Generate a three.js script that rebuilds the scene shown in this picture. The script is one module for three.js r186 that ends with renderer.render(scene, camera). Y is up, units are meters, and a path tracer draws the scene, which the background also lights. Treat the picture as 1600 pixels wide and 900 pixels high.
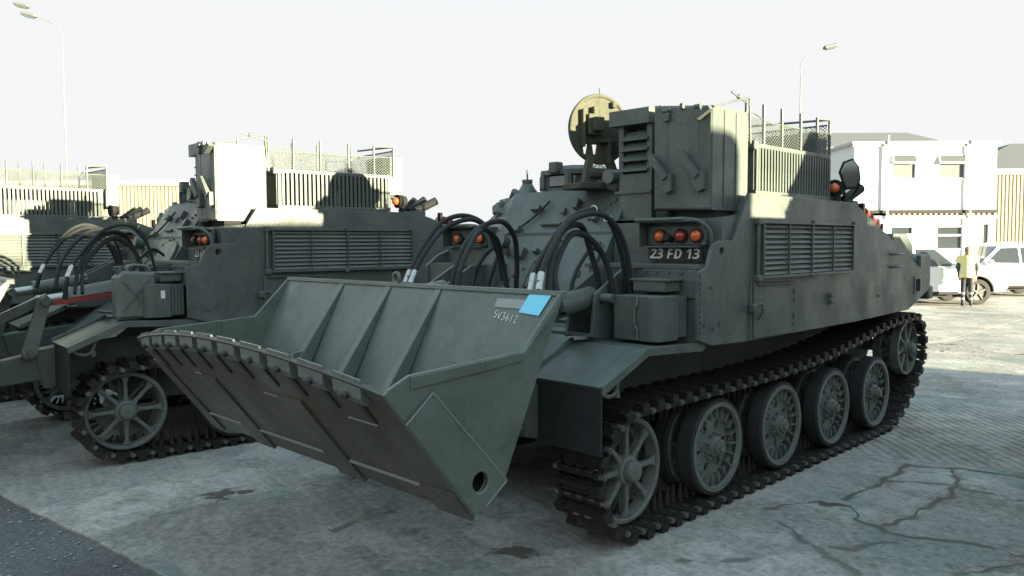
import * as THREE from 'three';
import { RoundedBoxGeometry } from 'three/addons/geometries/RoundedBoxGeometry.js';
import { ConvexGeometry } from 'three/addons/geometries/ConvexGeometry.js';
import { mergeGeometries, toCreasedNormals } from 'three/addons/utils/BufferGeometryUtils.js';
import { MarchingCubes } from 'three/addons/objects/MarchingCubes.js';
import { FontLoader } from 'three/addons/loaders/FontLoader.js';

// ---------------------------------------------------------------- camera, sky, sun, exposure
const RAD = Math.PI / 180;
const scene = new THREE.Scene();
const FPX = 1243.03, PITCH = 3.2045 * RAD, YAW = 45.4524 * RAD, ROLL = -0.295 * RAD;
const CAM = new THREE.Vector3(3.0012, 1.9002, 4.0769);
const camera = new THREE.PerspectiveCamera(2 * Math.atan(450 / FPX) / RAD, 16 / 9, 0.1, 1500);
camera.position.copy(CAM);
camera.rotation.order = 'YXZ';
camera.rotation.set(-PITCH, YAW, ROLL);
camera.updateMatrixWorld(true);

const SUN_TRAVEL = new THREE.Vector3(-1, -0.138, 0.15).normalize();
{ // clear bright winter sky: pale at the horizon, bluer overhead
  const W = 256, H = 128, d = new Float32Array(W * H * 4);
  for (let j = 0; j < H; j++) for (let i = 0; i < W; i++) {
    const el = Math.sin(((j + 0.5) / H - 0.5) * Math.PI);
    const t = Math.pow(Math.max(0, el), 0.95);
    const k = Math.max(0, Math.min(1, (t - 0.22) / 0.6));
    const s = k * k * (3 - 2 * k);
    const a = [0.156, 0.157, 0.158], b = [0.122, 0.171, 0.2];
    const o = (j * W + i) * 4;
    for (let c = 0; c < 3; c++) d[o + c] = a[c] + (b[c] - a[c]) * s;
    d[o + 3] = 1;
  }
  const sky = new THREE.DataTexture(d, W, H, THREE.RGBAFormat, THREE.FloatType);
  sky.mapping = THREE.EquirectangularReflectionMapping; sky.magFilter = THREE.LinearFilter; sky.minFilter = THREE.LinearFilter;
  sky.needsUpdate = true;
  scene.background = sky; scene.environment = sky;
}
const sun = new THREE.DirectionalLight(new THREE.Color().setRGB(1, 0.88, 0.6), 5);
sun.position.copy(SUN_TRAVEL).multiplyScalar(-80);
sun.castShadow = true; sun.shadow.mapSize.set(4096, 4096);
Object.assign(sun.shadow.camera, { left: -45, right: 45, top: 30, bottom: -30, near: 1, far: 200 });
scene.add(sun, sun.target);

const renderer = new THREE.WebGLRenderer({ antialias: true });
renderer.toneMapping = THREE.LinearToneMapping;
renderer.toneMappingExposure = 5.9;
renderer.shadowMap.enabled = true;

// pixel (of the 1600 x 900 photograph) to a point on the ground or at a level
function pixelRay(px, py) { return new THREE.Vector3((px - 800) / FPX, -(py - 450) / FPX, -1).applyQuaternion(camera.quaternion); }
function onLevel(px, py, y = 0) { const r = pixelRay(px, py); return CAM.clone().addScaledVector(r, (y - CAM.y) / r.y); }
const FWD = new THREE.Vector3(-Math.sin(YAW), 0, -Math.cos(YAW)), RGT = new THREE.Vector3(Math.cos(YAW), 0, -Math.sin(YAW));
function ahead(side, depth, y = 0) { return new THREE.Vector3(CAM.x, y, CAM.z).addScaledVector(FWD, depth).addScaledVector(RGT, side); }

// ---------------------------------------------------------------- helpers
let seed = 7;
function rnd() { seed = (seed * 1664525 + 1013904223) >>> 0; return seed / 4294967296; }
function hash(x, y, s) { let h = Math.imul(x, 374761393) + Math.imul(y, 668265263) + Math.imul(s, 2147483647 ^ 40503); h = Math.imul(h ^ (h >>> 13), 1274126177); return ((h ^ (h >>> 16)) >>> 0) / 4294967296; }
function vnoise(x, y, per, s) { // tileable value noise, period per
  const xi = Math.floor(x), yi = Math.floor(y), fx = x - xi, fy = y - yi, u = fx * fx * (3 - 2 * fx), v = fy * fy * (3 - 2 * fy);
  const m = (a) => ((a % per) + per) % per, x0 = m(xi), x1 = m(xi + 1), y0 = m(yi), y1 = m(yi + 1);
  const a = hash(x0, y0, s), b = hash(x1, y0, s), c = hash(x0, y1, s), d = hash(x1, y1, s);
  return a + (b - a) * u + (c - a) * v + (a - b - c + d) * u * v;
}
function fbm(x, y, per, oct, s) { let v = 0, a = 0.5, n = 0; for (let o = 0; o < oct; o++) { v += a * vnoise(x, y, per, s + o); n += a; x *= 2; y *= 2; per *= 2; a *= 0.5; } return v / n; }
const ss = (a, b, x) => { const t = Math.max(0, Math.min(1, (x - a) / (b - a))); return t * t * (3 - 2 * t); };
function tex(n, fn, srgb = true) {
  const d = new Uint8Array(n * n * 4);
  for (let j = 0; j < n; j++) for (let i = 0; i < n; i++) {
    const c = fn(i / n, j / n, i, j), o = (j * n + i) * 4;
    for (let k = 0; k < 3; k++) d[o + k] = Math.max(0, Math.min(255, Math.round(c[k] * 255)));
    d[o + 3] = 255;
  }
  const t = new THREE.DataTexture(d, n, n, THREE.RGBAFormat);
  t.wrapS = t.wrapT = THREE.RepeatWrapping; t.magFilter = THREE.LinearFilter; t.minFilter = THREE.LinearMipmapLinearFilter; t.generateMipmaps = true;
  if (srgb) t.colorSpace = THREE.SRGBColorSpace;
  t.needsUpdate = true; return t;
}
function flat(g) { const r = g.index ? g.toNonIndexed() : g.clone(); for (const k of Object.keys(r.attributes)) if (!['position', 'normal', 'uv'].includes(k)) r.deleteAttribute(k); r.morphAttributes = {}; r.clearGroups(); return r; }
function metreUV(g) { // uv in metres from the dominant side of each triangle
  const p = g.attributes.position, uv = new Float32Array(p.count * 2), a = new THREE.Vector3(), b = new THREE.Vector3(), c = new THREE.Vector3();
  for (let i = 0; i < p.count; i += 3) {
    a.fromBufferAttribute(p, i); b.fromBufferAttribute(p, i + 1); c.fromBufferAttribute(p, i + 2);
    const n = b.clone().sub(a).cross(c.clone().sub(a)), x = Math.abs(n.x), y = Math.abs(n.y), z = Math.abs(n.z);
    [a, b, c].forEach((v, k) => {
      const o = (i + k) * 2;
      if (x >= y && x >= z) { uv[o] = v.z; uv[o + 1] = v.y; } else if (y >= z) { uv[o] = v.x; uv[o + 1] = v.z; } else { uv[o] = v.x; uv[o + 1] = v.y; }
    });
  }
  g.setAttribute('uv', new THREE.BufferAttribute(uv, 2)); return g;
}
function join(list) { const l = (Array.isArray(list) ? list : [list]).map((g) => { const f = flat(g); if (!f.attributes.uv) f.setAttribute('uv', new THREE.BufferAttribute(new Float32Array(f.attributes.position.count * 2), 2)); return f; }); return metreUV(l.length > 1 ? mergeGeometries(l) : l[0]); }
function place(g, x = 0, y = 0, z = 0, rx = 0, ry = 0, rz = 0) { if (rx) g.rotateX(rx); if (ry) g.rotateY(ry); if (rz) g.rotateZ(rz); g.translate(x, y, z); return g; }
const bx = (w, h, d, ...p) => place(new THREE.BoxGeometry(w, h, d), ...p);
const rb = (w, h, d, r, ...p) => place(new RoundedBoxGeometry(w, h, d, 2, r), ...p);
const span = (x0, x1, y0, y1, z0, z1, r = 0) => { const w = Math.abs(x1 - x0), h = Math.abs(y1 - y0), d = Math.abs(z1 - z0); const p = [(x0 + x1) / 2, (y0 + y1) / 2, (z0 + z1) / 2]; return r ? rb(w, h, d, r, ...p) : bx(w, h, d, ...p); };
function rod(a, b, r0, r1 = r0, seg = 12) { // round bar between two points
  const A = new THREE.Vector3(...a), Bv = new THREE.Vector3(...b), d = Bv.clone().sub(A);
  const g = new THREE.CylinderGeometry(r1, r0, d.length(), seg);
  g.applyQuaternion(new THREE.Quaternion().setFromUnitVectors(new THREE.Vector3(0, 1, 0), d.clone().normalize()));
  g.translate((A.x + Bv.x) / 2, (A.y + Bv.y) / 2, (A.z + Bv.z) / 2); return g;
}
function bar(a, b, w, h, up = [0, 1, 0]) { // square bar between two points
  const A = new THREE.Vector3(...a), Bv = new THREE.Vector3(...b), d = Bv.clone().sub(A), L = d.length(), Z = d.normalize();
  const X = new THREE.Vector3(...up).cross(Z).normalize(), Y = Z.clone().cross(X);
  const g = new THREE.BoxGeometry(w, h, L); g.applyMatrix4(new THREE.Matrix4().makeBasis(X, Y, Z));
  g.translate((A.x + Bv.x) / 2, (A.y + Bv.y) / 2, (A.z + Bv.z) / 2); return g;
}
const tube = (pts, r, n = 40, seg = 10) => new THREE.TubeGeometry(new THREE.CatmullRomCurve3(pts.map((p) => new THREE.Vector3(...p))), n, r, seg, false);
// outline given as [z, y] pairs, running from x = xr to the left by depth
function prof(pts, xr, depth, holes = [], bevel = 0) {
  const s = new THREE.Shape(pts.map((p) => new THREE.Vector2(p[0], p[1])));
  for (const [z, y, r] of holes) { const h = new THREE.Path(); h.absarc(z, y, r, 0, Math.PI * 2, true); s.holes.push(h); }
  const g = new THREE.ExtrudeGeometry(s, { depth: depth - 2 * bevel, bevelEnabled: bevel > 0, bevelThickness: bevel, bevelSize: bevel, bevelOffset: -bevel, bevelSegments: 1, curveSegments: 16 });
  g.rotateY(-Math.PI / 2); g.translate(xr - bevel, 0, 0); return g;
}
// outline given as [x, y] pairs, running from z = zf backward by depth
function front(pts, zf, depth, bevel = 0) {
  const s = new THREE.Shape(pts.map((p) => new THREE.Vector2(p[0], p[1])));
  const g = new THREE.ExtrudeGeometry(s, { depth: depth - 2 * bevel, bevelEnabled: bevel > 0, bevelThickness: bevel, bevelSize: bevel, bevelOffset: -bevel, bevelSegments: 1, curveSegments: 12 });
  g.translate(0, 0, zf - depth + bevel); return g;
}
function lathe(pts, seg = 40) { const g = new THREE.LatheGeometry(pts.map((p) => new THREE.Vector2(p[0], p[1])), seg); g.rotateZ(-Math.PI / 2); return toCreasedNormals(g, 0.55); } // axis along +x, points [radius, x]
const used = {};
function numbered(n) { used[n] = (used[n] ?? -1) + 1; return used[n] ? n + '_' + String(used[n]).padStart(3, '0') : n; }
function part(parent, name, geo, mat) { const m = new THREE.Mesh(geo.isBufferGeometry && geo.userData.ready ? geo : join(geo), mat); m.name = name; parent.add(m); return m; }
function ready(geo) { const g = join(geo); g.userData.ready = true; return g; }
function group(parent, name) { const o = new THREE.Group(); o.name = name; parent.add(o); return o; }
function thing(name, label, category, pos = [0, 0, 0], turn = 0, grp) {
  const o = group(scene, numbered(name)); o.position.set(...pos); o.rotation.y = turn; o.userData = { label, category }; if (grp) o.userData.group = grp; return o;
}
function structure(name, geo, mat) { const m = part(scene, numbered(name), geo, mat); m.userData.kind = 'structure'; return m; }

// ---------------------------------------------------------------- materials
function scuffed(n, base, marks, streak) { // a texture with scratches, scuffs and rust spots drawn over it
  const m = new Float32Array(n * n), d = new Float32Array(n * n);
  for (let k = 0; k < marks; k++) { let x = rnd() * n, y = rnd() * n; const a = streak + (rnd() - 0.5) * 1.1, L = 6 + rnd() * rnd() * 90, v = 0.25 + 0.75 * rnd(); for (let q = 0; q < L; q++) { x += Math.cos(a); y += Math.sin(a); const o = ((Math.round(y) % n + n) % n) * n + (Math.round(x) % n + n) % n; m[o] = Math.max(m[o], v * (1 - q / L)); } }
  for (let k = 0; k < marks / 4; k++) { const x = rnd() * n, y = rnd() * n, L = 8 + rnd() * 60, w = 1 + rnd() * 2.5; for (let q = 0; q < L; q++) for (let e = -w; e <= w; e++) { const o = ((Math.round(y - q) % n + n) % n) * n + (Math.round(x + e) % n + n) % n; d[o] = Math.max(d[o], (1 - q / L) * 0.8); } }
  return tex(n, (u, v, i, j) => base(u, v, m[j * n + i], d[j * n + i]));
}
const paintTex = scuffed(1024, (u, v, m, d) => {
  u *= 2; v *= 2;
  const a = fbm(u * 5, v * 5, 5, 5, 11), b = fbm(u * 34, v * 34, 34, 3, 31), st = fbm(u * 60, v * 5, 5, 2, 71);
  const sm = ss(0.56, 0.7, fbm(u * 9 + 4, v * 7 + 1, 9 * 7, 4, 131)), chip = ss(0.8, 0.84, vnoise(u * 120, v * 120, 120, 141)) * ss(0.5, 0.66, fbm(u * 11, v * 11, 11, 3, 151));
  let k = 0.88 + 0.11 * (a - 0.5) + 0.08 * (b - 0.5) + 0.06 * (st - 0.5) - 0.045 * sm + 0.14 * chip;
  const dust = ss(0.58, 0.74, a) * 0.05; return [k + dust + 0.11 * m - 0.07 * d, k + dust * 0.93 + 0.1 * m - 0.085 * d, k + dust * 0.8 + 0.08 * m - 0.1 * d];
}, 150, 1.3);
const paintRough = tex(512, (u, v) => { const a = fbm(u * 6, v * 6, 6, 5, 211), k = 0.4 + 0.5 * (a - 0.4); return [k, k, k]; }, false);
const paintBump = tex(512, (u, v) => { const a = fbm(u * 3, v * 3, 3, 3, 91), b = fbm(u * 90, v * 90, 90, 2, 95); const k = 0.75 * a + 0.25 * b; return [k, k, k]; }, false);
const bucketTex = scuffed(1024, (u, v, m, d) => { const a = fbm(u * 6, v * 6, 6, 5, 811), b = fbm(u * 60, v * 60, 60, 3, 821), s = ss(0.55, 0.68, fbm(u * 10 + 3, v * 10, 10, 5, 831)); const k = 0.87 + 0.1 * (a - 0.5) + 0.09 * (b - 0.5) - 0.05 * s; return [k + 0.12 * m - 0.1 * d, k + 0.11 * m - 0.13 * d, k + 0.09 * m - 0.15 * d]; }, 420, 0.9);
const wornTex = scuffed(1024, (u, v, m, d) => { const a = fbm(u * 7, v * 7, 7, 5, 841), b = fbm(u * 70, v * 70, 70, 3, 851), r = ss(0.5, 0.62, fbm(u * 9 + 3, v * 9, 9, 5, 861)); const k = 0.82 + 0.16 * (a - 0.5) + 0.16 * (b - 0.5); return [k + 0.03 * r + 0.22 * m - 0.1 * d, k - 0.04 * r + 0.21 * m - 0.13 * d, k - 0.09 * r + 0.19 * m - 0.15 * d]; }, 900, 1.2);
bucketTex.repeat.set(0.55, 0.55); wornTex.repeat.set(0.6, 0.6);
for (const t of [paintRough, paintBump]) t.repeat.set(0.8, 0.8); paintTex.repeat.set(0.42, 0.42);
const C3 = (r, g, b) => new THREE.Color().setRGB(r, g, b);
const paintMat = (c, rough = 1, bump = 0.006, map = paintTex) => new THREE.MeshStandardMaterial({ color: c, map, roughness: rough, roughnessMap: paintRough, bumpMap: paintBump, bumpScale: bump });
const plain = (c, roughness = 0.6, metalness = 0) => new THREE.MeshStandardMaterial({ color: c, roughness, metalness });
const steelTex = tex(256, (u, v) => { const a = fbm(u * 4, v * 4, 4, 5, 301), b = fbm(u * 40, v * 40, 40, 2, 305), r = ss(0.45, 0.7, a); const k = 0.65 + 0.5 * (b - 0.5); return [k * (0.8 + 0.1 * r), k * (0.78 + 0.01 * r), k * (0.76 - 0.05 * r)]; });
steelTex.repeat.set(2.2, 2.2);
const M = {
  paint: paintMat(C3(0.123, 0.151, 0.135)),
  bucket: paintMat(C3(0.164, 0.205, 0.174), 0.9, 0.003, bucketTex),
  olive: new THREE.MeshStandardMaterial({ color: C3(0.1, 0.104, 0.072), map: paintTex, roughness: 0.92, bumpMap: paintBump, bumpScale: 0.006 }),
  worn: paintMat(C3(0.125, 0.12, 0.108), 1, 0.006, wornTex),
  grimeShade: paintMat(C3(0.045, 0.043, 0.04)),  // bolts, and the painted slot shadow and dirt below them
  dust: paintMat(C3(0.19, 0.216, 0.192)),
  track: new THREE.MeshStandardMaterial({ color: C3(0.13, 0.128, 0.124), map: steelTex, roughness: 0.62, metalness: 0.35, bumpMap: paintBump, bumpScale: 0.01 }),
  pin: plain(C3(0.2, 0.195, 0.185), 0.45, 0.6),
  mirror: plain(C3(0.3, 0.34, 0.35), 0.08, 1),
  rubber: new THREE.MeshStandardMaterial({ color: C3(0.04, 0.042, 0.042), roughness: 0.85, map: paintTex }),
  hose: new THREE.MeshStandardMaterial({ color: C3(0.02, 0.023, 0.023), roughness: 0.8 }),
  black: plain(C3(0.018, 0.02, 0.02), 0.8),
  ventShade: plain(C3(0.01, 0.01, 0.01), 1),  // black that stands for the shade inside the vent
  steel: plain(C3(0.5, 0.5, 0.48), 0.42, 0.8),
  redLamp: new THREE.MeshPhysicalMaterial({ color: C3(0.38, 0.03, 0.018), roughness: 0.25, clearcoat: 1 }),
  amberLamp: new THREE.MeshPhysicalMaterial({ color: C3(0.75, 0.13, 0.02), roughness: 0.25, clearcoat: 1 }),
  redPaint: paintMat(C3(0.42, 0.08, 0.07)),
  white: plain(C3(0.75, 0.76, 0.75), 0.6),
  sticker: plain(C3(0.22, 0.72, 0.95), 0.5),
  greyPlate: plain(C3(0.3, 0.32, 0.31), 0.5, 0.2),
  plateBlack: plain(C3(0.02, 0.024, 0.024), 0.5),
  glass: new THREE.MeshPhysicalMaterial({ color: C3(0.09, 0.13, 0.13), roughness: 0.08, clearcoat: 1 }),
  weld: plain(C3(0.22, 0.23, 0.21), 0.6, 0.2),
};

// ---------------------------------------------------------------- ground
const slope = 0.33 / 0.945;
{
  const N = 2048, SZ = 12, X0 = -7, Z0 = -7; // world square covered once by the near texture
  const lines = [ // cracks, from the photograph, set on the ground
    [[[1275, 785], [1320, 790], [1350, 815], [1385, 832], [1425, 840], [1480, 845], [1550, 855], [1600, 870]], 0.03],
    [[[1320, 780], [1365, 760], [1395, 745], [1415, 725], [1470, 730], [1520, 735], [1600, 747]], 0.028],
    [[[1485, 735], [1495, 755], [1480, 775], [1445, 795], [1410, 807], [1375, 822]], 0.022],
    [[[1395, 752], [1440, 755], [1490, 756]], 0.012], [[[1200, 792], [1250, 787], [1285, 785]], 0.014],
    [[[1285, 852], [1340, 857], [1380, 850], [1420, 847]], 0.012], [[[1500, 762], [1550, 772], [1600, 782]], 0.012],
    [[[1600, 882], [1550, 890], [1490, 895]], 0.016], [[[1225, 815], [1245, 840], [1280, 860], [1310, 880], [1340, 899]], 0.01],
    [[[1050, 880], [1110, 872], [1180, 876]], 0.009], [[[620, 800], [560, 805], [520, 830], [430, 838]], 0.008],
  ].map(([p, w]) => [p.map(([x, y]) => { const q = onLevel(x, y); return [q.x, q.z]; }), w]);
  const cm = new Float32Array(N * N), cr = new Float32Array(N * N); // crack depth map and crumbled margins
  const st = new Float32Array(N * N); // stains
  const put = (wx, wz, w) => {
    const ci = (wx - X0) / SZ * N, cj = (wz - Z0) / SZ * N, R = Math.ceil(0.09 / SZ * N);
    for (let j = -R; j <= R; j++) for (let i = -R; i <= R; i++) {
      const a = Math.round(ci) + i, b = Math.round(cj) + j; if (a < 0 || b < 0 || a >= N || b >= N) continue;
      const dm = Math.hypot(a - ci, b - cj) * SZ / N, d = dm / w; cr[b * N + a] = Math.max(cr[b * N + a], 1 - ss(0.012, 0.055, dm)); const v = 1 - ss(0.55, 1.25, d); if (v > cm[b * N + a]) cm[b * N + a] = v;
    }
  };
  for (const [p, w] of lines) for (let k = 0; k + 1 < p.length; k++) {
    const L = Math.hypot(p[k + 1][0] - p[k][0], p[k + 1][1] - p[k][1]), n = Math.ceil(L / 0.012);
    for (let q = 0; q < n; q++) {
      const t = q / n, x = p[k][0] + (p[k + 1][0] - p[k][0]) * t, z = p[k][1] + (p[k + 1][1] - p[k][1]) * t;
      const jx = (fbm(x * 6 + 40, z * 6 + 40, 4096, 3, 5) - 0.5) * 0.12, jz = (fbm(x * 6 + 90, z * 6 + 10, 4096, 3, 9) - 0.5) * 0.12;
      put(x + jx, z + jz, w * 0.85 * (0.15 + 1.1 * vnoise(x * 9 + 50, z * 9 + 50, 4096, 3)));
    }
  }
  for (const [px, py, r] of [[800, 860, 0.11], [345, 772, 0.13], [1290, 787, 0.1], [380, 768, 0.07], [560, 745, 0.1], [700, 760, 0.14]]) {
    const q = onLevel(px, py), ci = (q.x - X0) / SZ * N, cj = (q.z - Z0) / SZ * N, R = Math.ceil(r * 2 / SZ * N);
    for (let j = -R; j <= R; j++) for (let i = -R; i <= R; i++) {
      const a = Math.round(ci) + i, b = Math.round(cj) + j; if (a < 0 || b < 0 || a >= N || b >= N) continue;
      const d = Math.hypot(i, j) / R * 2 + (fbm(a / 14, b / 14, 4096, 3, 19) - 0.5) * 2.2; st[b * N + a] = Math.max(st[b * N + a], 1 - ss(0.7, 1.1, d));
    }
  }
  const surf = (u, v) => {
    const a = fbm(u * 9, v * 9, 9, 3, 401), b = fbm(u * 60, v * 60, 60, 3, 421), c = fbm(u * 330, v * 330, 330, 2, 431);
    const m = fbm(u * 16 + 3, v * 16 + 7, 16, 4, 451);
    const br = vnoise(u * 26 + v * 9, (v * 330 - u * 70) * 1.0, 4096, 461);
    return { a, b, c, m, br };
  };
  const col = new Uint8Array(N * N * 4), bmp = new Uint8Array(N * N * 4);
  for (let j = 0; j < N; j++) for (let i = 0; i < N; i++) {
    const u = i / N, v = j / N, s = surf(u, v), o = (j * N + i) * 4, k0 = cm[j * N + i], d0 = st[j * N + i];
    const wx = X0 + u * SZ, wz = Z0 + v * SZ, w = 0.33 * wx + 0.945 * wz;
    const q1 = fbm(u * 38 + 2, v * 38 + 5, 38, 4, 491), q2 = fbm(u * 7 + 2, v * 7 + 5, 7, 2, 495), q3 = fbm(u * 22 + 8, v * 22 + 3, 22, 5, 497);
    let k = 0.58 + 0.14 * (s.a - 0.5) + 0.12 * (s.b - 0.5) + 0.2 * (s.c - 0.5) + 0.05 * (s.br - 0.5);
    const chip = ss(0.55, 0.57, q1) * ss(0.44, 0.56, q2); k -= 0.07 * chip; // worn through to the aggregate
    const skin = ss(0.555, 0.575, q3); k += 0.055 * skin;
    let r = k * 1.01, g = k * 0.998, b = k * 0.965;
    const damp = ss(0.605, 0.635, s.m) * (0.4 + 0.6 * s.b); r *= 1 - 0.15 * damp; g *= 1 - 0.075 * damp; b *= 1 - 0.08 * damp; // algae patches
    const pale = ss(0.58, 0.66, fbm(u * 12 + 5, v * 12 + 1, 12, 3, 481)); r += 0.05 * pale; g += 0.05 * pale; b += 0.045 * pale;
    const pit = ss(0.68, 0.76, s.c) * ss(0.42, 0.56, s.b); r -= 0.13 * pit; g -= 0.13 * pit; b -= 0.13 * pit;
    const grain = ss(0.83, 0.87, hash(i, j, 77)) * ss(0.5, 0.62, q1); r += 0.12 * grain; g += 0.11 * grain; b += 0.07 * grain;
    const rag = Math.max(0, Math.min(1, k0 * 1.6)) * 0.9; const near = cr[j * N + i] > 0 ? cr[j * N + i] * ss(0.5, 0.56, fbm(u * 90, v * 90, 90, 3, 511)) : 0; // crumbled edge
    const soil = Math.max(rag, near * 0.6); r += (0.36 - r) * soil; g += (0.35 - g) * soil; b += (0.33 - b) * soil;
    r += (0.3 - r) * d0 * 0.8; g += (0.27 - g) * d0 * 0.8; b += (0.245 - b) * d0 * 0.8;
    let h = 0.6 + 0.1 * (s.b - 0.5) + 0.25 * (s.c - 0.5) + 0.05 * (s.br - 0.5) - 0.15 * pit - 0.2 * chip + 0.12 * skin;
    const groove = ss(-2.75, -2.95, w) * ss(-5.8, -5.5, w) * ss(-1.6, -0.9, wx); // tamped ridges of the second slab
    if (groove > 0) { const q = (wx - 0.99 * wz) * 0.71 * 10.5 + (s.a - 0.5) * 1.2; const rg = 0.5 + 0.5 * Math.sin(q * Math.PI * 2); h += groove * 0.55 * (rg - 0.5); const darker = groove * ss(0.35, 0.15, rg) * 0.09; r -= darker; g -= darker; b -= darker; }  // groove bottoms get a deeper tone
    h -= 0.5 * soil;
    col[o] = Math.max(0, r) * 255; col[o + 1] = Math.max(0, g) * 255; col[o + 2] = Math.max(0, b) * 255; col[o + 3] = 255;
    bmp[o] = bmp[o + 1] = bmp[o + 2] = Math.max(0, Math.min(255, h * 255)); bmp[o + 3] = 255;
  }
  const mk = (d, srgb) => { const t = new THREE.DataTexture(d, N, N, THREE.RGBAFormat); t.wrapS = t.wrapT = THREE.RepeatWrapping; t.magFilter = THREE.LinearFilter; t.minFilter = THREE.LinearMipmapLinearFilter; t.generateMipmaps = true; if (srgb) t.colorSpace = THREE.SRGBColorSpace; t.needsUpdate = true; return t; };
  const concrete = new THREE.MeshStandardMaterial({ map: mk(col, true), bumpMap: mk(bmp, false), bumpScale: 0.014, roughness: 0.93 });
  const setUV = (g) => { const p = g.attributes.position, uv = new Float32Array(p.count * 2); for (let i = 0; i < p.count; i++) { uv[2 * i] = (p.getX(i) - X0) / SZ; uv[2 * i + 1] = (p.getZ(i) - Z0) / SZ; } g.setAttribute('uv', new THREE.BufferAttribute(uv, 2)); return g; };
  const slab = (pts) => { // [x, z] outline, top at y = 0
    const g = flat(new THREE.ExtrudeGeometry(new THREE.Shape(pts.map(([x, z]) => new THREE.Vector2(x, -z))), { depth: 0.1, bevelEnabled: true, bevelThickness: 0.006, bevelSize: 0.006, bevelOffset: -0.006, bevelSegments: 1 }));
    g.rotateX(-Math.PI / 2); g.translate(0, -0.106, 0); setUV(g); g.userData.ready = true; return g;
  };
  const yard = group(scene, 'concrete_yard'); yard.userData.kind = 'structure';
  const line = (w, x) => (w - 0.33 * x) / 0.945;
  const edge = (x) => 2.154 - 0.124 * x + (fbm(x * 1.7 + 30, 3.3, 4096, 4, 77) - 0.5) * 0.025 + (vnoise(x * 9 + 30, 1.5, 4096, 78) - 0.5) * 0.03;
  const near = (x0, x1) => { const p = [[x0, line(-2.67, x0) + 0.008], [x1, line(-2.67, x1) + 0.008]]; const n = Math.ceil((x1 - x0) / 0.06); for (let k = 0; k <= n; k++) { const x = x1 + (x0 - x1) * k / n; p.push([x, Math.max(edge(x), line(-2.67, x) + 0.1)]); } return p; };
  for (const [a, b] of [[-24, -14.4], [-14.4, -9.9], [-9.9, -5.4], [-5.4, 3.6], [3.6, 12]]) part(yard, 'concrete_slab', slab(near(a + 0.007, b - 0.007)), concrete);
  for (let k = 0; k < 16; k++) {
    const w1 = -2.67 - 3.39 * k, w0 = w1 - 3.39;
    const cuts = k < 3 ? [-26, -17.4, -9.8, -3.1 - k * 0.5, 4.4, 12, 20, 30, 46] : [-60, -40, -26, -14, -2, 10, 22, 34, 50];
    for (let q = 0; q + 1 < cuts.length; q++) { const a = cuts[q] + 0.009, b = cuts[q + 1] - 0.009; part(yard, 'concrete_slab', slab([[a, line(w0, a) + 0.012], [b, line(w0, b) + 0.012], [b, line(w1, b) - 0.008], [a, line(w1, a) - 0.008]]), concrete); }
  }
  // asphalt sheet below and around the slabs
  const at = tex(1024, (u, v) => { const a = fbm(u * 8, v * 8, 8, 4, 501), b = vnoise(u * 300, v * 300, 300, 511), c = vnoise(u * 120, v * 120, 120, 521); let k = 0.37 + 0.1 * (a - 0.5) + 0.12 * (b - 0.5); if (c > 0.93) k += 0.16; return [k, k * 1.01, k * 1.0]; });
  const ab = tex(1024, (u, v) => { const b = vnoise(u * 300, v * 300, 300, 511), c = vnoise(u * 120, v * 120, 120, 521); const k = 0.4 + 0.3 * b + (c > 0.93 ? 0.25 : 0); return [k, k, k]; }, false);
  at.repeat.set(0.25, 0.25); ab.repeat.set(0.25, 0.25);
  const gnd = new THREE.PlaneGeometry(1200, 1200, 1, 1); gnd.rotateX(-Math.PI / 2); gnd.translate(0, -0.02, 0);
  structure('asphalt_ground', gnd, new THREE.MeshStandardMaterial({ map: at, bumpMap: ab, bumpScale: 0.012, roughness: 0.95 }));
  // loose grit on the asphalt and along the joint
  const grit = [];
  for (let k = 0; k < 260; k++) {
    const x = -5.5 + rnd() * 5.5, z = edge(x) + rnd() * rnd() * 1.6 + 0.03, r = 0.004 + rnd() * rnd() * 0.012;
    const g = new THREE.IcosahedronGeometry(r, 0); g.scale(1, 0.6, 1.3); g.rotateY(rnd() * 6); g.translate(x, -0.018 + r * 0.4, z); grit.push(g);
  }
  const gm = part(scene, 'loose_grit', grit, plain(C3(0.3, 0.3, 0.27), 0.9)); gm.userData = { kind: 'stuff', label: 'small loose pebbles scattered on the dark asphalt edge', category: 'grit' };
}

// ---------------------------------------------------------------- armoured tracked loader
// local axes: x to its right side as seen from the bucket end, y up, z toward the bucket; side plate at x = 0.14
const font = await new FontLoader().loadAsync('fonts/droid/droid_sans_bold.typeface.json');
function lettering(text, size, lean = 0.18, depth = 0.003) {
  const g = new THREE.ExtrudeGeometry(font.generateShapes(text, size), { depth, bevelEnabled: false, curveSegments: 5 });
  const p = g.attributes.position; for (let i = 0; i < p.count; i++) p.setX(i, p.getX(i) + lean * p.getY(i));
  return g;
}
const PLATE_W = (() => { const g = lettering('23 FD 13', 0.07); g.computeBoundingBox(); return 0.425 / g.boundingBox.max.x; })();
const MX = (x) => -2.6 - x;

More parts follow.
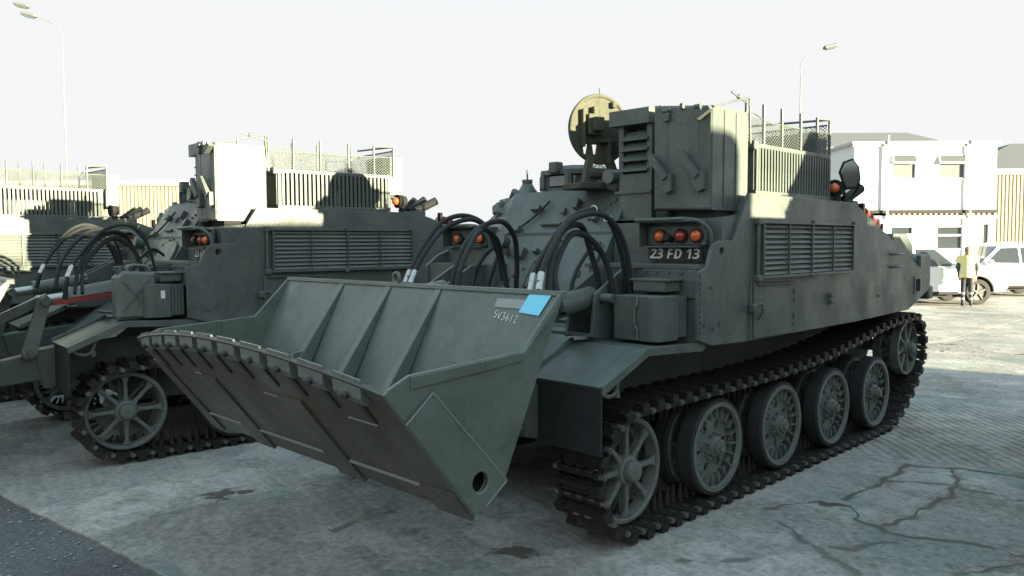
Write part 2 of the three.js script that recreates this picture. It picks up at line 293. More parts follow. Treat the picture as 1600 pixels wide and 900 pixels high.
const linkGeo = (() => {
  const l = [];
  l.push(bx(0.37, 0.034, 0.09, 0, 0, 0));
  for (const s of [-1, 1]) l.push(bx(0.045, 0.03, 0.12, s * 0.172, 0.0, 0), bx(0.075, 0.056, 0.066, s * 0.165, 0.034, 0.005));
  for (const x of [-0.095, 0, 0.095]) l.push(place(new THREE.CylinderGeometry(0.024, 0.024, 0.072, 8), x, 0, 0.078, 0, 0, Math.PI / 2));
  for (const x of [-0.145, -0.048, 0.048, 0.145]) l.push(place(new THREE.CylinderGeometry(0.024, 0.024, 0.04, 8), x, 0, -0.078, 0, 0, Math.PI / 2));
  const sp = new THREE.Shape([[-0.03, 0.012], [0.04, 0.012], [0.03, 0.066], [0.012, 0.066]].map((p) => new THREE.Vector2(...p)));
  const sg = new THREE.ExtrudeGeometry(sp, { depth: 0.4, bevelEnabled: false }); sg.rotateY(-Math.PI / 2); sg.translate(0.2, 0, 0); l.push(sg);
  l.push(place(new THREE.CylinderGeometry(0.03, 0.012, 0.13, 6), 0, -0.077, 0.02), place(new THREE.CylinderGeometry(0.03, 0.012, 0.13, 6), 0, -0.077, -0.05));
  return ready(l);
})();
const pinGeo = ready([place(new THREE.CylinderGeometry(0.021, 0.021, 0.4, 10), 0, 0, 0.0815, 0, 0, Math.PI / 2), place(new THREE.CylinderGeometry(0.013, 0.013, 0.42, 8), 0, 0, 0.0815, 0, 0, Math.PI / 2)]);
const trackPath = (() => {
  const p = [];
  for (let a = -80; a <= 80; a += 16) p.push([0.025 + 0.372 * Math.cos(a * RAD), 0.445 + 0.372 * Math.sin(a * RAD)]);
  p.push([-0.15, 0.828], [-0.68, 0.835], [-1.59, 0.84], [-2.2, 0.862], [-2.73, 0.9], [-3.3, 0.965], [-3.88, 1.04], [-4.4, 1.08]);
  for (let a = 95; a <= 215; a += 15) p.push([-4.78 + 0.31 * Math.cos(a * RAD), 0.78 + 0.31 * Math.sin(a * RAD)]);
  p.push([-4.74, 0.33], [-4.4, 0.145], [-4.12, 0.068], [-3.88, 0.052], [-2.9, 0.05], [-1.9, 0.05], [-0.9, 0.05], [-0.35, 0.056]);
  return new THREE.CatmullRomCurve3(p.map(([z, y]) => new THREE.Vector3(0, y, z)), true, 'centripetal');
})();
function addTrack(T, xc) {
  const g = group(T, 'track'); g.position.x = xc;
  const L = trackPath.getLength(), n = Math.round(L / 0.163); trackPath.arcLengthDivisions = 2000; trackPath.updateArcLengths();
  for (let i = 0; i < n; i++) {
    const u = i / n, P = trackPath.getPointAt(u), t = trackPath.getTangentAt(u), out = new THREE.Vector3(0, -t.z, t.y), X = out.clone().cross(t);
    const m = new THREE.Mesh(linkGeo, M.track); m.name = 'track_link'; m.quaternion.setFromRotationMatrix(new THREE.Matrix4().makeBasis(X, out, t)); m.position.copy(P); g.add(m);
    const q = new THREE.Mesh(pinGeo, M.pin); q.name = 'track_pin'; q.quaternion.copy(m.quaternion); q.position.copy(P); g.add(q);
  }
}
// wheels: outer face at x = 0, pointing to +x
const roadDisc = (() => {
  const l = [];
  l.push(lathe([[0.285, -0.02], [0.292, 0.004], [0.322, 0.007], [0.326, 0.0], [0.326, -0.12]], 44));
  l.push(lathe([[0.305, -0.06], [0.286, -0.085], [0.24, -0.1], [0.205, -0.075]], 44));
  const s = new THREE.Shape(); s.absarc(0, 0, 0.212, 0, Math.PI * 2);
  for (let k = 0; k < 6; k++) { const a = (k + 0.35) / 6 * Math.PI * 2, h = new THREE.Path(); h.absellipse(0.158 * Math.cos(a), 0.158 * Math.sin(a), 0.034, 0.028, 0, Math.PI * 2, true, a); s.holes.push(h); }
  const d = new THREE.ExtrudeGeometry(s, { depth: 0.018, bevelEnabled: false, curveSegments: 30 }); d.rotateY(Math.PI / 2); d.translate(-0.075, 0, 0); l.push(d);
  for (let k = 0; k < 20; k++) { const a = k / 20 * Math.PI * 2, r = bx(0.06, 0.085, 0.013, -0.052, 0.247, 0); r.rotateX(a); l.push(r); }
  return ready(l);
})();
const roadHub = (() => {
  const l = [lathe([[0.11, -0.06], [0.106, -0.048], [0.08, -0.044], [0.075, -0.015], [0.058, -0.008], [0.054, 0.02], [0.036, 0.026], [0.034, 0.045], [0.0, 0.047]], 28)];
  for (let k = 0; k < 10; k++) { const a = k / 10 * Math.PI * 2; l.push(place(new THREE.CylinderGeometry(0.011, 0.011, 0.03, 6), -0.03, 0.1 * Math.cos(a), 0.1 * Math.sin(a), 0, 0, Math.PI / 2)); }
  return ready(l);
})();
const tyreGeo = ready(lathe([[0.3, -0.122], [0.34, -0.124], [0.351, -0.115], [0.351, -0.012], [0.344, -0.002], [0.32, 0.0]], 56));
const idlerRim = ready(lathe([[0.31, 0.0], [0.316, 0.006], [0.336, 0.006], [0.345, 0.0], [0.345, -0.075], [0.3, -0.085], [0.3, -0.08], [0.31, 0.0]], 56));
const spokeGeo = (() => {
  const s = new THREE.Shape([[0.075, -0.026], [0.13, -0.017], [0.235, -0.014], [0.275, -0.022], [0.305, -0.04], [0.305, 0.04], [0.275, 0.022], [0.235, 0.014], [0.13, 0.017], [0.075, 0.026]].map((p) => new THREE.Vector2(...p)));
  const g = new THREE.ExtrudeGeometry(s, { depth: 0.016, bevelEnabled: true, bevelThickness: 0.008, bevelSize: 0.006, bevelOffset: -0.006, bevelSegments: 2 }); g.rotateY(Math.PI / 2); g.translate(-0.03, 0, 0);
  const web = bx(0.05, 0.012, 0.21, -0.045, 0, -0.18); return ready([g, web]);
})();
const idlerHub = ready(lathe([[0.1, -0.1], [0.1, -0.02], [0.092, 0.005], [0.075, 0.014], [0.07, 0.05], [0.058, 0.066], [0.03, 0.075], [0.0, 0.076]], 30));
const bare = (geo, mat, name, parent) => { const m = new THREE.Mesh(geo, mat); m.name = name; parent.add(m); return m; };
function roadWheel(T, x, z, side) {
  const w = group(T, 'road_wheel'); w.position.set(x, 0.425, z); if (side < 0) w.rotation.y = Math.PI; w.rotation.x = side * (z * 1.7 + 0.3);
  bare(tyreGeo, M.rubber, 'tyre', w); bare(roadDisc, M.dust, 'rim', w); bare(roadHub, M.dust, 'hub', w);
  const t2 = bare(tyreGeo, M.rubber, 'tyre', w); t2.position.x = -0.21; const r2 = bare(roadDisc, M.dust, 'rim', w); r2.position.x = -0.21;
  bare(ready(rod([-0.5, 0, 0], [-0.05, 0, 0], 0.06)), M.dust, 'axle', w);
}
function idler(T, x, z, y, side, r = 1) {
  const w = group(T, r === 1 ? 'idler_wheel' : 'drive_sprocket'); w.position.set(x, y, z); w.scale.set(1, r, r); if (side < 0) w.rotation.y = Math.PI;
  for (const dx of [0, -0.18]) {
    const q = bare(idlerRim, M.dust, 'rim', w); q.position.x = dx;
    for (let k = 0; k < 8; k++) { const s = bare(spokeGeo, M.dust, 'spoke', w); s.position.x = dx; s.rotation.x = k / 8 * Math.PI * 2 + (r === 1 ? 0 : 0.2); }
  }
  bare(idlerHub, M.dust, 'hub', w); bare(ready(rod([-0.5, 0, 0], [-0.08, 0, 0], 0.075)), M.dust, 'axle', w);
  if (r !== 1) for (let k = 0; k < 13; k++) { const a = k / 13 * Math.PI * 2, g = bare(ready(bx(0.03, 0.05, 0.05, 0, 0.36, 0)), M.track, 'sprocket_tooth', w); g.rotation.x = a; g.position.x = -0.12; }
}
const sidePts = [[-0.46, 1.255], [-0.455, 1.703], [-0.579, 1.746], [-0.617, 1.844], [-0.66, 1.89], [-0.721, 1.912], [-0.898, 1.912], [-1.119, 2.25], [-2.897, 2.24], [-3.1, 2.185], [-4.881, 1.526], [-4.86, 1.40], [-4.29, 1.222], [-3.04, 1.195], [-1.08, 1.19], [-0.62, 1.205]];

function lampCluster(T, x0, x1, text) { // three lamps above a number plate, in a hooded housing
  const c = group(T, 'light_cluster'); c.position.set(0, 0.012, -0.06); const xm = (x0 + x1) / 2, w = x1 - x0;
  part(c, 'housing', [span(x0, x1, 1.755, 2.035, -0.71, -0.69), span(x0, x1, 2.03, 2.05, -0.7, -0.53, 0.004), span(x0, x0 + 0.014, 1.86, 2.03, -0.69, -0.56), span(x0 + 0.02, x1 + 0.03, 1.868, 2.01, -0.69, -0.655, 0.008), span(x0, x1, 1.855, 1.867, -0.69, -0.6)], M.paint);
  part(c, 'guard_rail', tube([[x1 + 0.075, 1.78, -0.66], [x1 + 0.08, 1.9, -0.65], [x1 + 0.07, 1.98, -0.63], [x1 + 0.02, 2.035, -0.58], [x1 - 0.06, 2.05, -0.54], [x1 - 0.2, 2.05, -0.53], [x0, 2.05, -0.53]], 0.014), M.paint);
  const lens = (x, m, n) => { const b = part(c, n, lathe([[0.0, 0.03], [0.02, 0.028], [0.036, 0.016], [0.042, 0.0], [0.042, -0.02]], 20).rotateY(-Math.PI / 2), m); b.position.set(x, 1.935, -0.635); };
  lens(x0 + w * 0.29, M.amberLamp, 'indicator_lamp'); lens(x0 + w * 0.66, M.redLamp, 'tail_lamp'); lens(x0 + w * 0.93, M.amberLamp, 'indicator_lamp');
  part(c, 'lamp_bezel', [0.29, 0.66, 0.93].map((k) => lathe([[0.043, -0.03], [0.05, -0.02], [0.05, 0.004], [0.043, 0.004]], 20).rotateY(-Math.PI / 2).translate(x0 + w * k, 1.935, -0.635)), M.black);
  part(c, 'reversing_light', place(new THREE.CylinderGeometry(0.03, 0.022, 0.07, 12), x0 + w * 0.48, 1.92, -0.62, 1.2), M.black);
  const pl = part(c, 'number_plate', span(x0 + 0.012, x1, 1.762, 1.853, -0.688, -0.672), M.plateBlack);
  const tg = lettering(text, 0.07); tg.scale(PLATE_W, 1, 1); tg.translate(x0 + 0.024, 1.775, -0.671); part(pl.parent, 'plate_lettering', tg, M.white);
}

function buildBucket(T) {
  const Bk = group(T, 'bucket'), xl = -2.765, xr = 0.16, W = xr - xl;
  const lip = [2.066, 1.239], tip = [1.55, 0.575], dir = [tip[0] - lip[0], tip[1] - lip[1]], L = Math.hypot(...dir), nrm = [-dir[1] / L, dir[0] / L]; // nrm faces forward-down
  const at = (s, o = 0) => [lip[0] + dir[0] * s + nrm[0] * o, lip[1] + dir[1] * s + nrm[1] * o];
  const bow = (x) => -0.2 * Math.max(0, 1 - ((x + 1.36) / 1.5) ** 2);
  const side = [[0.885, 1.635], [0.905, 1.64], [1.2, 1.352], [1.926, 1.312], [2.045, 1.26], lip, tip, [1.5, 0.6], [1.342, 0.695]];
  part(Bk, 'side_plate', prof(side, xr, 0.022, [[1.515, 0.74, 0.06]], 0.004), M.bucket);
  part(Bk, 'side_plate', prof(side, xl + 0.022, 0.022, [], 0.004), M.bucket);
  for (const [x, d] of [[xr + 0.016, 0.016], [xl, 0.016]]) part(Bk, 'cheek_plate', prof([[1.955, 1.09], [1.80, 1.215], [1.335, 0.71], [1.48, 0.612], [1.55, 0.582]], x, d, [[1.515, 0.74, 0.05]], 0.006), M.bucket);
  for (const [a, b] of [[[1.805, 1.218], [1.338, 0.712]], [[1.958, 1.094], [1.805, 1.218]], [[1.338, 0.712], [1.48, 0.614]]]) part(Bk, 'weld_bead', rod([xr + 0.014, a[1], a[0]], [xr + 0.014, b[1], b[0]], 0.006, 0.006, 6), M.weld);
  part(Bk, 'added_cavity_plate', prof([[1.745, 0.83], [1.3, 0.83], [1.305, 0.815], [1.735, 0.815]], xr - 0.022, W - 0.044), M.bucket);  // shelf added to close the cavity so the side hole looks dark
  part(Bk, 'edge_strip', prof([[0.93, 1.6], [1.2, 1.346], [1.92, 1.306], [1.925, 1.25], [1.215, 1.3], [0.96, 1.545]], xr + 0.01, 0.012, [], 0.002), M.bucket);
  // floor with a bowed lip
  const fl = []; const n = 40, th = 0.022;
  const quad = (a, b, c, d) => { const g = new THREE.BufferGeometry(); g.setAttribute('position', new THREE.Float32BufferAttribute([...a, ...b, ...c, ...a, ...c, ...d], 3)); g.computeVertexNormals(); return g; };
  const P = (x, s, o) => { const q = at(s, o); return [x, q[1], q[0]]; };
  for (let k = 0; k < n; k++) {
    const xa = xl + 0.02 + (W - 0.04) * k / n, xb = xl + 0.02 + (W - 0.04) * (k + 1) / n, sa = bow(xa), sb = bow(xb);
    fl.push(quad(P(xa, sa, 0), P(xa, 1, 0), P(xb, 1, 0), P(xb, sb, 0)), quad(P(xa, sa, -th), P(xb, sb, -th), P(xb, 1, -th), P(xa, 1, -th)), quad(P(xa, sa, 0), P(xb, sb, 0), P(xb, sb, -th), P(xa, sa, -th)));
  }
  part(Bk, 'floor_plate', fl, M.worn);
  // back: from the tip up to the top edge, curved at the foot
  const backL = [[1.56, 0.6], [1.5, 0.62], [1.36, 0.72], [1.25, 0.93], [1.06, 1.33], [0.9, 1.635]];
  const backT = backL.map(([z, y]) => [z - 0.022, y - 0.008]).reverse();
  part(Bk, 'back_plate', prof([...backL, ...backT], xr - 0.02, W - 0.04), M.bucket);
  part(Bk, 'top_rim', prof([[0.86, 1.6], [0.86, 1.642], [0.915, 1.642], [0.92, 1.62], [0.895, 1.6]], xr - 0.002, W - 0.004, [], 0.004), M.bucket);
  for (const x of [-1.968, -1.396, -0.868]) part(Bk, 'stiffening_rib', prof([[0.91, 1.625], [0.93, 1.6], [1.30, 1.09], [1.5, 0.78], [1.6, 0.64], [1.4, 0.68]], x + 0.03, 0.06, [], 0.004), M.bucket);
  part(Bk, 'lifting_lug', prof([[1.22, 1.0], [1.2, 1.1], [1.25, 1.16], [1.32, 1.15], [1.36, 1.08], [1.36, 0.95]], -1.95, 0.025, [[1.28, 1.1, 0.022]]), M.bucket);
  // bolted cutting edge
  const nT = 10, pitch = 0.2715;
  for (let k = 0; k < nT; k++) {
    const x = -2.55 + pitch * k, w = pitch - 0.075, s0 = bow(x), tilt = (bow(x + 0.1) - bow(x - 0.1)) / 0.2 * L;
    const y0 = -s0 * L, seg = new THREE.Shape([[-0.105, -0.004], [-0.105, 0.028], [-0.06, 0.03], [0.014, -0.02], [0.01, -0.028], [-0.02, -0.024]].map((p) => new THREE.Vector2(...p))); // section: up the floor, out from it
    const g = new THREE.ExtrudeGeometry(seg, { depth: w, bevelEnabled: false }); g.translate(0, 0, -w / 2);
    { const p = g.attributes.position; for (let i = 0; i < p.count; i++) { const yy = p.getX(i), zz = p.getY(i), xx = p.getZ(i); p.setXYZ(i, xx, y0 - tilt * xx + yy, zz); } g.computeVertexNormals(); }
    const X = new THREE.Vector3(1, 0, 0), Y = new THREE.Vector3(0, -dir[1] / L, -dir[0] / L), Zn = new THREE.Vector3(0, nrm[1], nrm[0]);
    const mat = new THREE.Matrix4().makeBasis(X, Y, Zn).setPosition(x, lip[1], lip[0]); g.applyMatrix4(mat);
    part(Bk, 'cutting_edge_segment', g, M.dust);
    const b = new THREE.CylinderGeometry(0.019, 0.022, 0.02, 8); b.rotateX(Math.PI / 2); b.translate(0, y0 - 0.055, 0.04); b.applyMatrix4(mat); part(Bk, 'bolt', b, M.grimeShade);
    const sl = bx(0.04, 0.15, 0.012, 0, y0 - 0.2, 0.004); sl.applyMatrix4(mat); part(Bk, 'slot_shade_grime', sl, M.grimeShade);  // thin dark bar painted as slot shadow and dirt below the bolt
  }
  // wear strips and weld beads under the floor
  for (const [a, b, s0] of [[-1.02, -0.77, 0.25], [-2.06, -1.82, 0.25], [-0.12, 0.145, 0.8], [-2.75, -2.58, 0.2]]) {
    const q0 = at(s0, 0.002), q1 = at(1.03, 0.002), g = bar([(a + b) / 2, q0[1], q0[0]], [(a + b) / 2, q1[1], q1[0]], b - a, 0.022); part(Bk, 'wear_strip', g, M.worn);
  }
  for (const [a, b] of [[-2.575, -2.065], [-1.81, -1.03], [-0.76, -0.13]]) { const q = at(0.82, 0.004); part(Bk, 'weld_bead', rod([a, q[1], q[0]], [b, q[1], q[0]], 0.011, 0.011, 8), M.weld); }
  for (const [a, b, s] of [[-2.1, -2.0, 0.24], [-1.2, -1.0, 0.27], [-0.35, -0.1, 0.29]]) { const q = at(s, 0.002); part(Bk, 'weld_bead', rod([a, q[1], q[0]], [b, q[1] - 0.004, q[0]], 0.006, 0.006, 6), M.weld); }
  // stickers and chalk marks on the back plate
  const bd = [1.06 - 0.9, 1.33 - 1.635], bl = Math.hypot(...bd), Xb = new THREE.Vector3(1, 0, 0), Yb = new THREE.Vector3(0, -bd[1] / bl, -bd[0] / bl), Zb = Xb.clone().cross(Yb);
  const onBack = new THREE.Matrix4().makeBasis(Xb, Yb, Zb).setPosition(0, 1.635, 0.9);
  const lay = (g) => { g.applyMatrix4(onBack); return g; };
  part(Bk, 'grey_label', lay(bx(0.24, 0.055, 0.002, -0.195, -0.085, 0.004)), M.greyPlate);
  part(Bk, 'cyan_label', lay((() => { const s = new THREE.Shape([[-0.105, -0.135], [0.052, -0.145], [0.095, -0.022], [-0.07, -0.018]].map((p) => new THREE.Vector2(...p))); const g = new THREE.ExtrudeGeometry(s, { depth: 0.002, bevelEnabled: false }); g.translate(0, 0, 0.006); return g; })()), M.sticker);
  const glyph = { S: [[0.9, 0.9], [0.3, 1], [0.1, 0.75], [0.8, 0.4], [0.6, 0.05], [0.1, 0.1]], V: [[0.1, 0.9], [0.4, 0], [0.95, 1]], 3: [[0.1, 1], [0.8, 0.95], [0.45, 0.55], [0.9, 0.3], [0.5, -0.1], [0.05, 0.1]], 6: [[0.7, 1], [0.2, 0.5], [0.25, 0.05], [0.8, 0.15], [0.7, 0.5], [0.2, 0.35]], 1: [[0.5, 1], [0.4, 0]], 2: [[0.1, 0.8], [0.5, 1], [0.85, 0.75], [0.2, 0.0], [0.95, 0.02]] };
  [...'SV3612'].forEach((ch, i) => { const g = tube(glyph[ch].map(([a, b]) => [-0.295 + i * 0.034 + a * 0.027, -0.178 + b * 0.044 - i * 0.004, 0.003]), 0.0028, 20, 5); part(Bk, 'chalk_mark', lay(g), M.white); });
  part(Bk, 'lifting_eye', place(new THREE.TorusGeometry(0.035, 0.011, 8, 18), -1.36, 1.672, 0.875), M.bucket);
  return Bk;
}

function makeTractor(T) {
  // hull
  part(T, 'lower_hull', prof([[0.12, 0.75], [-0.12, 0.46], [-4.6, 0.46], [-4.95, 0.9], [-4.85, 1.28], [-0.3, 1.28], [0.1, 1.0]], -0.44, 1.72, [], 0.01), M.paint);
  part(T, 'side_armour', prof(sidePts, 0.14, 0.03, [[-0.747, 1.838, 0.028]], 0.004), M.paint);
  const inner = [[-0.49, 1.21], [-0.49, 1.72], [-0.79, 1.735], [-0.79, 2.07], [-1.1, 2.1], [-1.16, 2.235], [-2.88, 2.225], [-4.84, 1.52], [-4.82, 1.41], [-4.28, 1.235], [-1.08, 1.205]];
  part(T, 'engine_bay', prof(inner, 0.11, 0.93), M.paint);
  part(T, 'sponson', prof([[-0.49, 1.21], [-0.49, 1.72], [-0.72, 1.735], [-0.72, 1.86], [-4.0, 1.86], [-4.84, 1.52], [-4.28, 1.235]], -1.85, 0.88), M.paint);
  part(T, 'side_armour', prof([[-0.46, 1.255], [-0.455, 1.703], [-0.6, 1.8], [-0.9, 1.9], [-3.9, 1.92], [-4.88, 1.526], [-4.86, 1.4], [-4.29, 1.222], [-0.62, 1.205]], -2.71, 0.03, [], 0.004), M.paint);
  part(T, 'weld_seam', tube(Array.from({ length: 24 }, (_, k) => [0.143, 1.27 + k * 0.0185, -0.474 - (k % 2) * 0.006]), 0.006, 80, 5), M.paint);
  // crew cabin
  const pts = [[-0.83, 1.2, -0.32], [-2.1, 1.2, -0.32], [-0.83, 2.35, -1.02], [-2.12, 2.35, -1.02], [-0.83, 2.35, -3.1], [-2.12, 2.35, -3.1], [-2.5, 2.08, -0.98], [-2.5, 2.08, -3.2], [-2.62, 1.87, -0.92], [-2.62, 1.87, -3.3], [-0.83, 1.2, -4.2], [-2.5, 1.2, -4.2], [-0.83, 1.7, -4.2], [-2.5, 1.7, -4.2], [-2.3, 1.2, -0.5]].map((p) => new THREE.Vector3(...p));
  part(T, 'crew_cabin', new ConvexGeometry(pts), M.paint);
  const gz = (y) => -0.32 - (y - 1.2) / 1.15 * 0.7, ga = Math.atan2(0.7, 1.15); // front slope of the cabin
  const hatch = (() => { const s = new THREE.Shape(); s.moveTo(-0.26, -0.36); s.lineTo(0.26, -0.36); s.lineTo(0.26, 0.16); s.quadraticCurveTo(0.24, 0.36, 0, 0.36); s.quadraticCurveTo(-0.24, 0.36, -0.26, 0.16); const g = new THREE.ExtrudeGeometry(s, { depth: 0.02, bevelEnabled: true, bevelThickness: 0.006, bevelSize: 0.006, bevelSegments: 1 }); g.rotateX(-ga); g.translate(-1.13, 1.62, gz(1.62) + 0.004); return g; })();
  part(T, 'access_plate', hatch, M.paint);
  const onG = (x, y, o = 0) => [x, y, gz(y) + o];
  for (const [x, y, w, h, d] of [[-1.72, 1.82, 0.1, 0.09, 0.06], [-1.55, 1.84, 0.06, 0.04, 0.05], [-1.05, 2.12, 0.05, 0.1, 0.05], [-1.9, 2.02, 0.12, 0.05, 0.06], [-1.42, 2.17, 0.04, 0.06, 0.03], [-1.3, 2.22, 0.05, 0.09, 0.05], [-1.75, 2.2, 0.1, 0.05, 0.05], [-1.0, 1.66, 0.05, 0.06, 0.04]]) part(T, 'bracket', rb(w, h, d, 0.006, ...onG(x, y, 0.03), -ga), M.paint);
  part(T, 'hinge_bar', rod(onG(-1.62, 2.06, 0.02), onG(-1.4, 2.06, 0.02), 0.015), M.paint);
  part(T, 'cable', tube([onG(-1.95, 1.98, 0.05), onG(-1.85, 2.04, 0.03), onG(-1.72, 2.14, 0.03), onG(-1.62, 2.26, 0.03)], 0.009), M.black);
  for (let k = 0; k < 22; k++) part(T, 'stud', rod(onG(-2.0 + (k * 0.37) % 1.15, 1.4 + (k * 0.29) % 0.9, 0), onG(-2.0 + (k * 0.37) % 1.15, 1.4 + (k * 0.29) % 0.9, 0.018), 0.012, 0.012, 6), M.paint);
  for (const [x, y] of [[-1.36, 1.32], [-1.36, 1.62], [-1.36, 1.9], [-0.9, 1.32], [-0.9, 1.62], [-0.9, 1.9], [-1.13, 1.96], [-1.13, 1.28]]) part(T, 'hatch_bolt', rod(onG(x, y, 0.02), onG(x, y, 0.04), 0.014, 0.014, 6), M.paint);
  part(T, 'grab_handle', tube([onG(-1.5, 1.55, 0), onG(-1.5, 1.55, 0.05), onG(-1.5, 1.75, 0.05), onG(-1.5, 1.75, 0)], 0.011), M.paint);
  part(T, 'weld_strip', bar(onG(-2.1, 1.98, 0.0), onG(-0.85, 1.98, 0.0), 0.02, 0.02), M.paint);
  part(T, 'headlamp', [place(new THREE.CylinderGeometry(0.07, 0.05, 0.1, 16), -1.88, 1.92, -0.62, 1.3), rb(0.05, 0.08, 0.05, 0.01, -1.88, 1.84, -0.66)], M.paint);
  // cupola with vision blocks
  const cu = group(T, 'cupola'); cu.position.set(-1.68, 2.34, -1.42);
  part(cu, 'ring', [place(new THREE.CylinderGeometry(0.36, 0.4, 0.05, 8), 0, 0.02, 0, 0, 0.39), place(new THREE.CylinderGeometry(0.4, 0.4, 0.04, 8), 0, 0.175, 0, 0, 0.39), place(new THREE.CylinderGeometry(0.3, 0.36, 0.05, 8), 0, 0.21, 0, 0, 0.39)], M.paint);
  part(cu, 'core', place(new THREE.CylinderGeometry(0.31, 0.31, 0.14, 8), 0, 0.1, 0, 0, 0.39), M.black);
  for (let k = 0; k < 8; k++) {
    const a = k / 8 * Math.PI * 2; const o = (g) => { g.rotateY(a); return g; };
    part(cu, 'vision_block', o(bx(0.2, 0.085, 0.02, 0, 0.1, 0.325)), M.glass);
    part(cu, 'post', [o(rb(0.045, 0.13, 0.09, 0.008, 0.14, 0.1, 0.33)), o(rb(0.045, 0.13, 0.09, 0.008, -0.14, 0.1, 0.33))], M.paint);
  }
  part(cu, 'hood', rb(0.1, 0.1, 0.09, 0.015, 0.02, 0.21, 0.37), M.paint);
  const am = group(T, 'aerial_mount'); part(am, 'base', [place(new THREE.CylinderGeometry(0.085, 0.11, 0.05, 14), -2.2, 2.37, -1.25), place(new THREE.CylinderGeometry(0.04, 0.08, 0.07, 14), -2.2, 2.43, -1.25), place(new THREE.CylinderGeometry(0.05, 0.05, 0.03, 14), -2.2, 2.475, -1.25)], M.paint); part(am, 'rod', rod([-2.2, 2.48, -1.25], [-2.2, 2.58, -1.25], 0.008), M.paint);
  const pl = group(T, 'periscope_lamp'); part(pl, 'lamp', [rb(0.17, 0.15, 0.13, 0.03, -0.98, 2.4, -0.98, 0.2, 0.2, -0.3), place(new THREE.CylinderGeometry(0.055, 0.055, 0.1, 14), -0.93, 2.42, -0.9, 1.57)], M.paint); part(pl, 'stalk', rod([-0.95, 2.3, -1.05], [-0.96, 2.4, -1.0], 0.03), M.paint);
  const bits = group(T, 'stowed_tools'); // cluster of small fittings along the left shoulder
  for (let k = 0; k < 9; k++) part(bits, 'fitting', k % 3 ? rb(0.07 + (k % 2) * 0.04, 0.06, 0.09, 0.012, -2.28 - (k % 4) * 0.06, 2.08 + k * 0.028, -0.95 - (k * 0.11) % 0.5, k, k * 0.6, 0.4) : rod([-2.35, 2.1 + k * 0.03, -1.0 - k * 0.03], [-2.24, 2.2 + k * 0.03, -0.95 - k * 0.03], 0.035), k % 2 ? M.paint : M.paint);
  // intake stack
  const st = group(T, 'intake_stack'); st.position.set(-0.1, 0.012, -0.115);
  part(st, 'casing', [span(-0.765, -0.455, 2.07, 2.42, -1.2, -0.79, 0.006), span(-0.765, -0.72, 2.42, 2.79, -1.2, -0.79), span(-0.5, -0.455, 2.42, 2.79, -1.2, -0.79), span(-0.72, -0.5, 2.42, 2.79, -1.2, -0.95)], M.paint);
  part(st, 'cap', span(-0.83, -0.448, 2.785, 2.905, -1.24, -0.745, 0.006), M.paint);
  for (let k = 0; k < 4; k++) part(st, 'louvre_slat', bx(0.25, 0.1, 0.008, -0.61, 2.47 + k * 0.078, -0.8, -0.75), M.paint);
  part(st, 'clamp_strip', [span(-0.79, -0.45, 2.268, 2.288, -0.79, -0.772), span(-0.78, -0.45, 2.05, 2.07, -1.2, -0.77)], M.paint);
  part(T, 'stack_foot', [span(-0.9, -0.5, 1.73, 2.06, -1.2, -0.86, 0.006), span(-0.9, -0.3, 2.05, 2.072, -1.2, -0.79)], M.paint);
  part(T, 'step_plate', span(-0.85, 0.108, 1.722, 1.752, -0.75, -0.475, 0.004), M.paint); part(T, 'lamp_shelf', span(-2.7, -2.2, 1.72, 2.05, -1.0, -0.79), M.paint);
  // tall locker with latches
  const lk = group(T, 'exhaust_box');
  part(lk, 'casing', front([[-0.44, 2.14], [0.042, 2.125], [0.045, 2.84], [-0.44, 2.895]], -0.775, 0.485, 0.006), M.paint);
  part(lk, 'door_panel', front([[-0.432, 2.15], [0.034, 2.137], [0.036, 2.828], [-0.432, 2.88]], -0.767, 0.012, 0.003), M.paint);
  part(lk, 'side_seam', [span(0.045, 0.05, 2.15, 2.82, -0.925, -0.92), span(0.045, 0.05, 2.15, 2.82, -1.085, -1.08)], M.paint);
  for (const x of [-0.32, -0.06]) {
    part(lk, 'door_seam', span(x - 0.003, x + 0.003, 2.2, 2.86 + x * 0.1 + 0.0, -0.768, -0.7645), M.paint);
    part(lk, 'latch_handle', bar([x - 0.115, 2.53, -0.72], [x + 0.01, 2.36, -0.73], 0.04, 0.05), M.paint); 
    part(lk, 'latch_bracket', front([[x - 0.07, 2.4], [x + 0.06, 2.39], [x + 0.06, 2.27], [x + 0.02, 2.25], [x - 0.01, 2.27]], -0.725, 0.045, 0.004), M.paint);
    part(lk, 'hinge', [rb(0.05, 0.09, 0.03, 0.008, x, 2.81, -0.755), rod([x - 0.025, 2.84, -0.75], [x + 0.025, 2.84, -0.75], 0.018)], M.paint);
  }
  part(lk, 'top_catch', rb(0.03, 0.04, 0.03, 0.006, -0.19, 2.86, -0.755), M.paint);
  part(lk, 'rain_flap', bar([-0.05, 2.76, -0.73], [0.05, 2.82, -0.735], 0.05, 0.03), M.paint);
  part(lk, 'guard_bar', [rod([0.05, 2.83, -0.77], [0.055, 2.95, -1.25], 0.007), rod([0.055, 2.95, -1.25], [0.055, 2.62, -1.27], 0.008), rod([0.055, 2.89, -1.27], [0.055, 2.955, -1.0], 0.006), place(new THREE.SphereGeometry(0.018, 8, 6), 0.055, 2.935, -1.1)], M.paint);
  part(T, 'locker_foot', [span(-0.4, 0.02, 2.06, 2.14, -1.2, -0.85), rb(0.1, 0.08, 0.1, 0.015, -0.36, 2.09, -0.8), rb(0.06, 0.06, 0.06, 0.01, -0.02, 2.085, -1.0)], M.black);
  lampCluster(T, -0.47, 0, T.userData.plate); lampCluster(T, -2.69, -2.22, T.userData.plate);
  // radiator grille and basket
  const gr = group(T, 'radiator_grille');
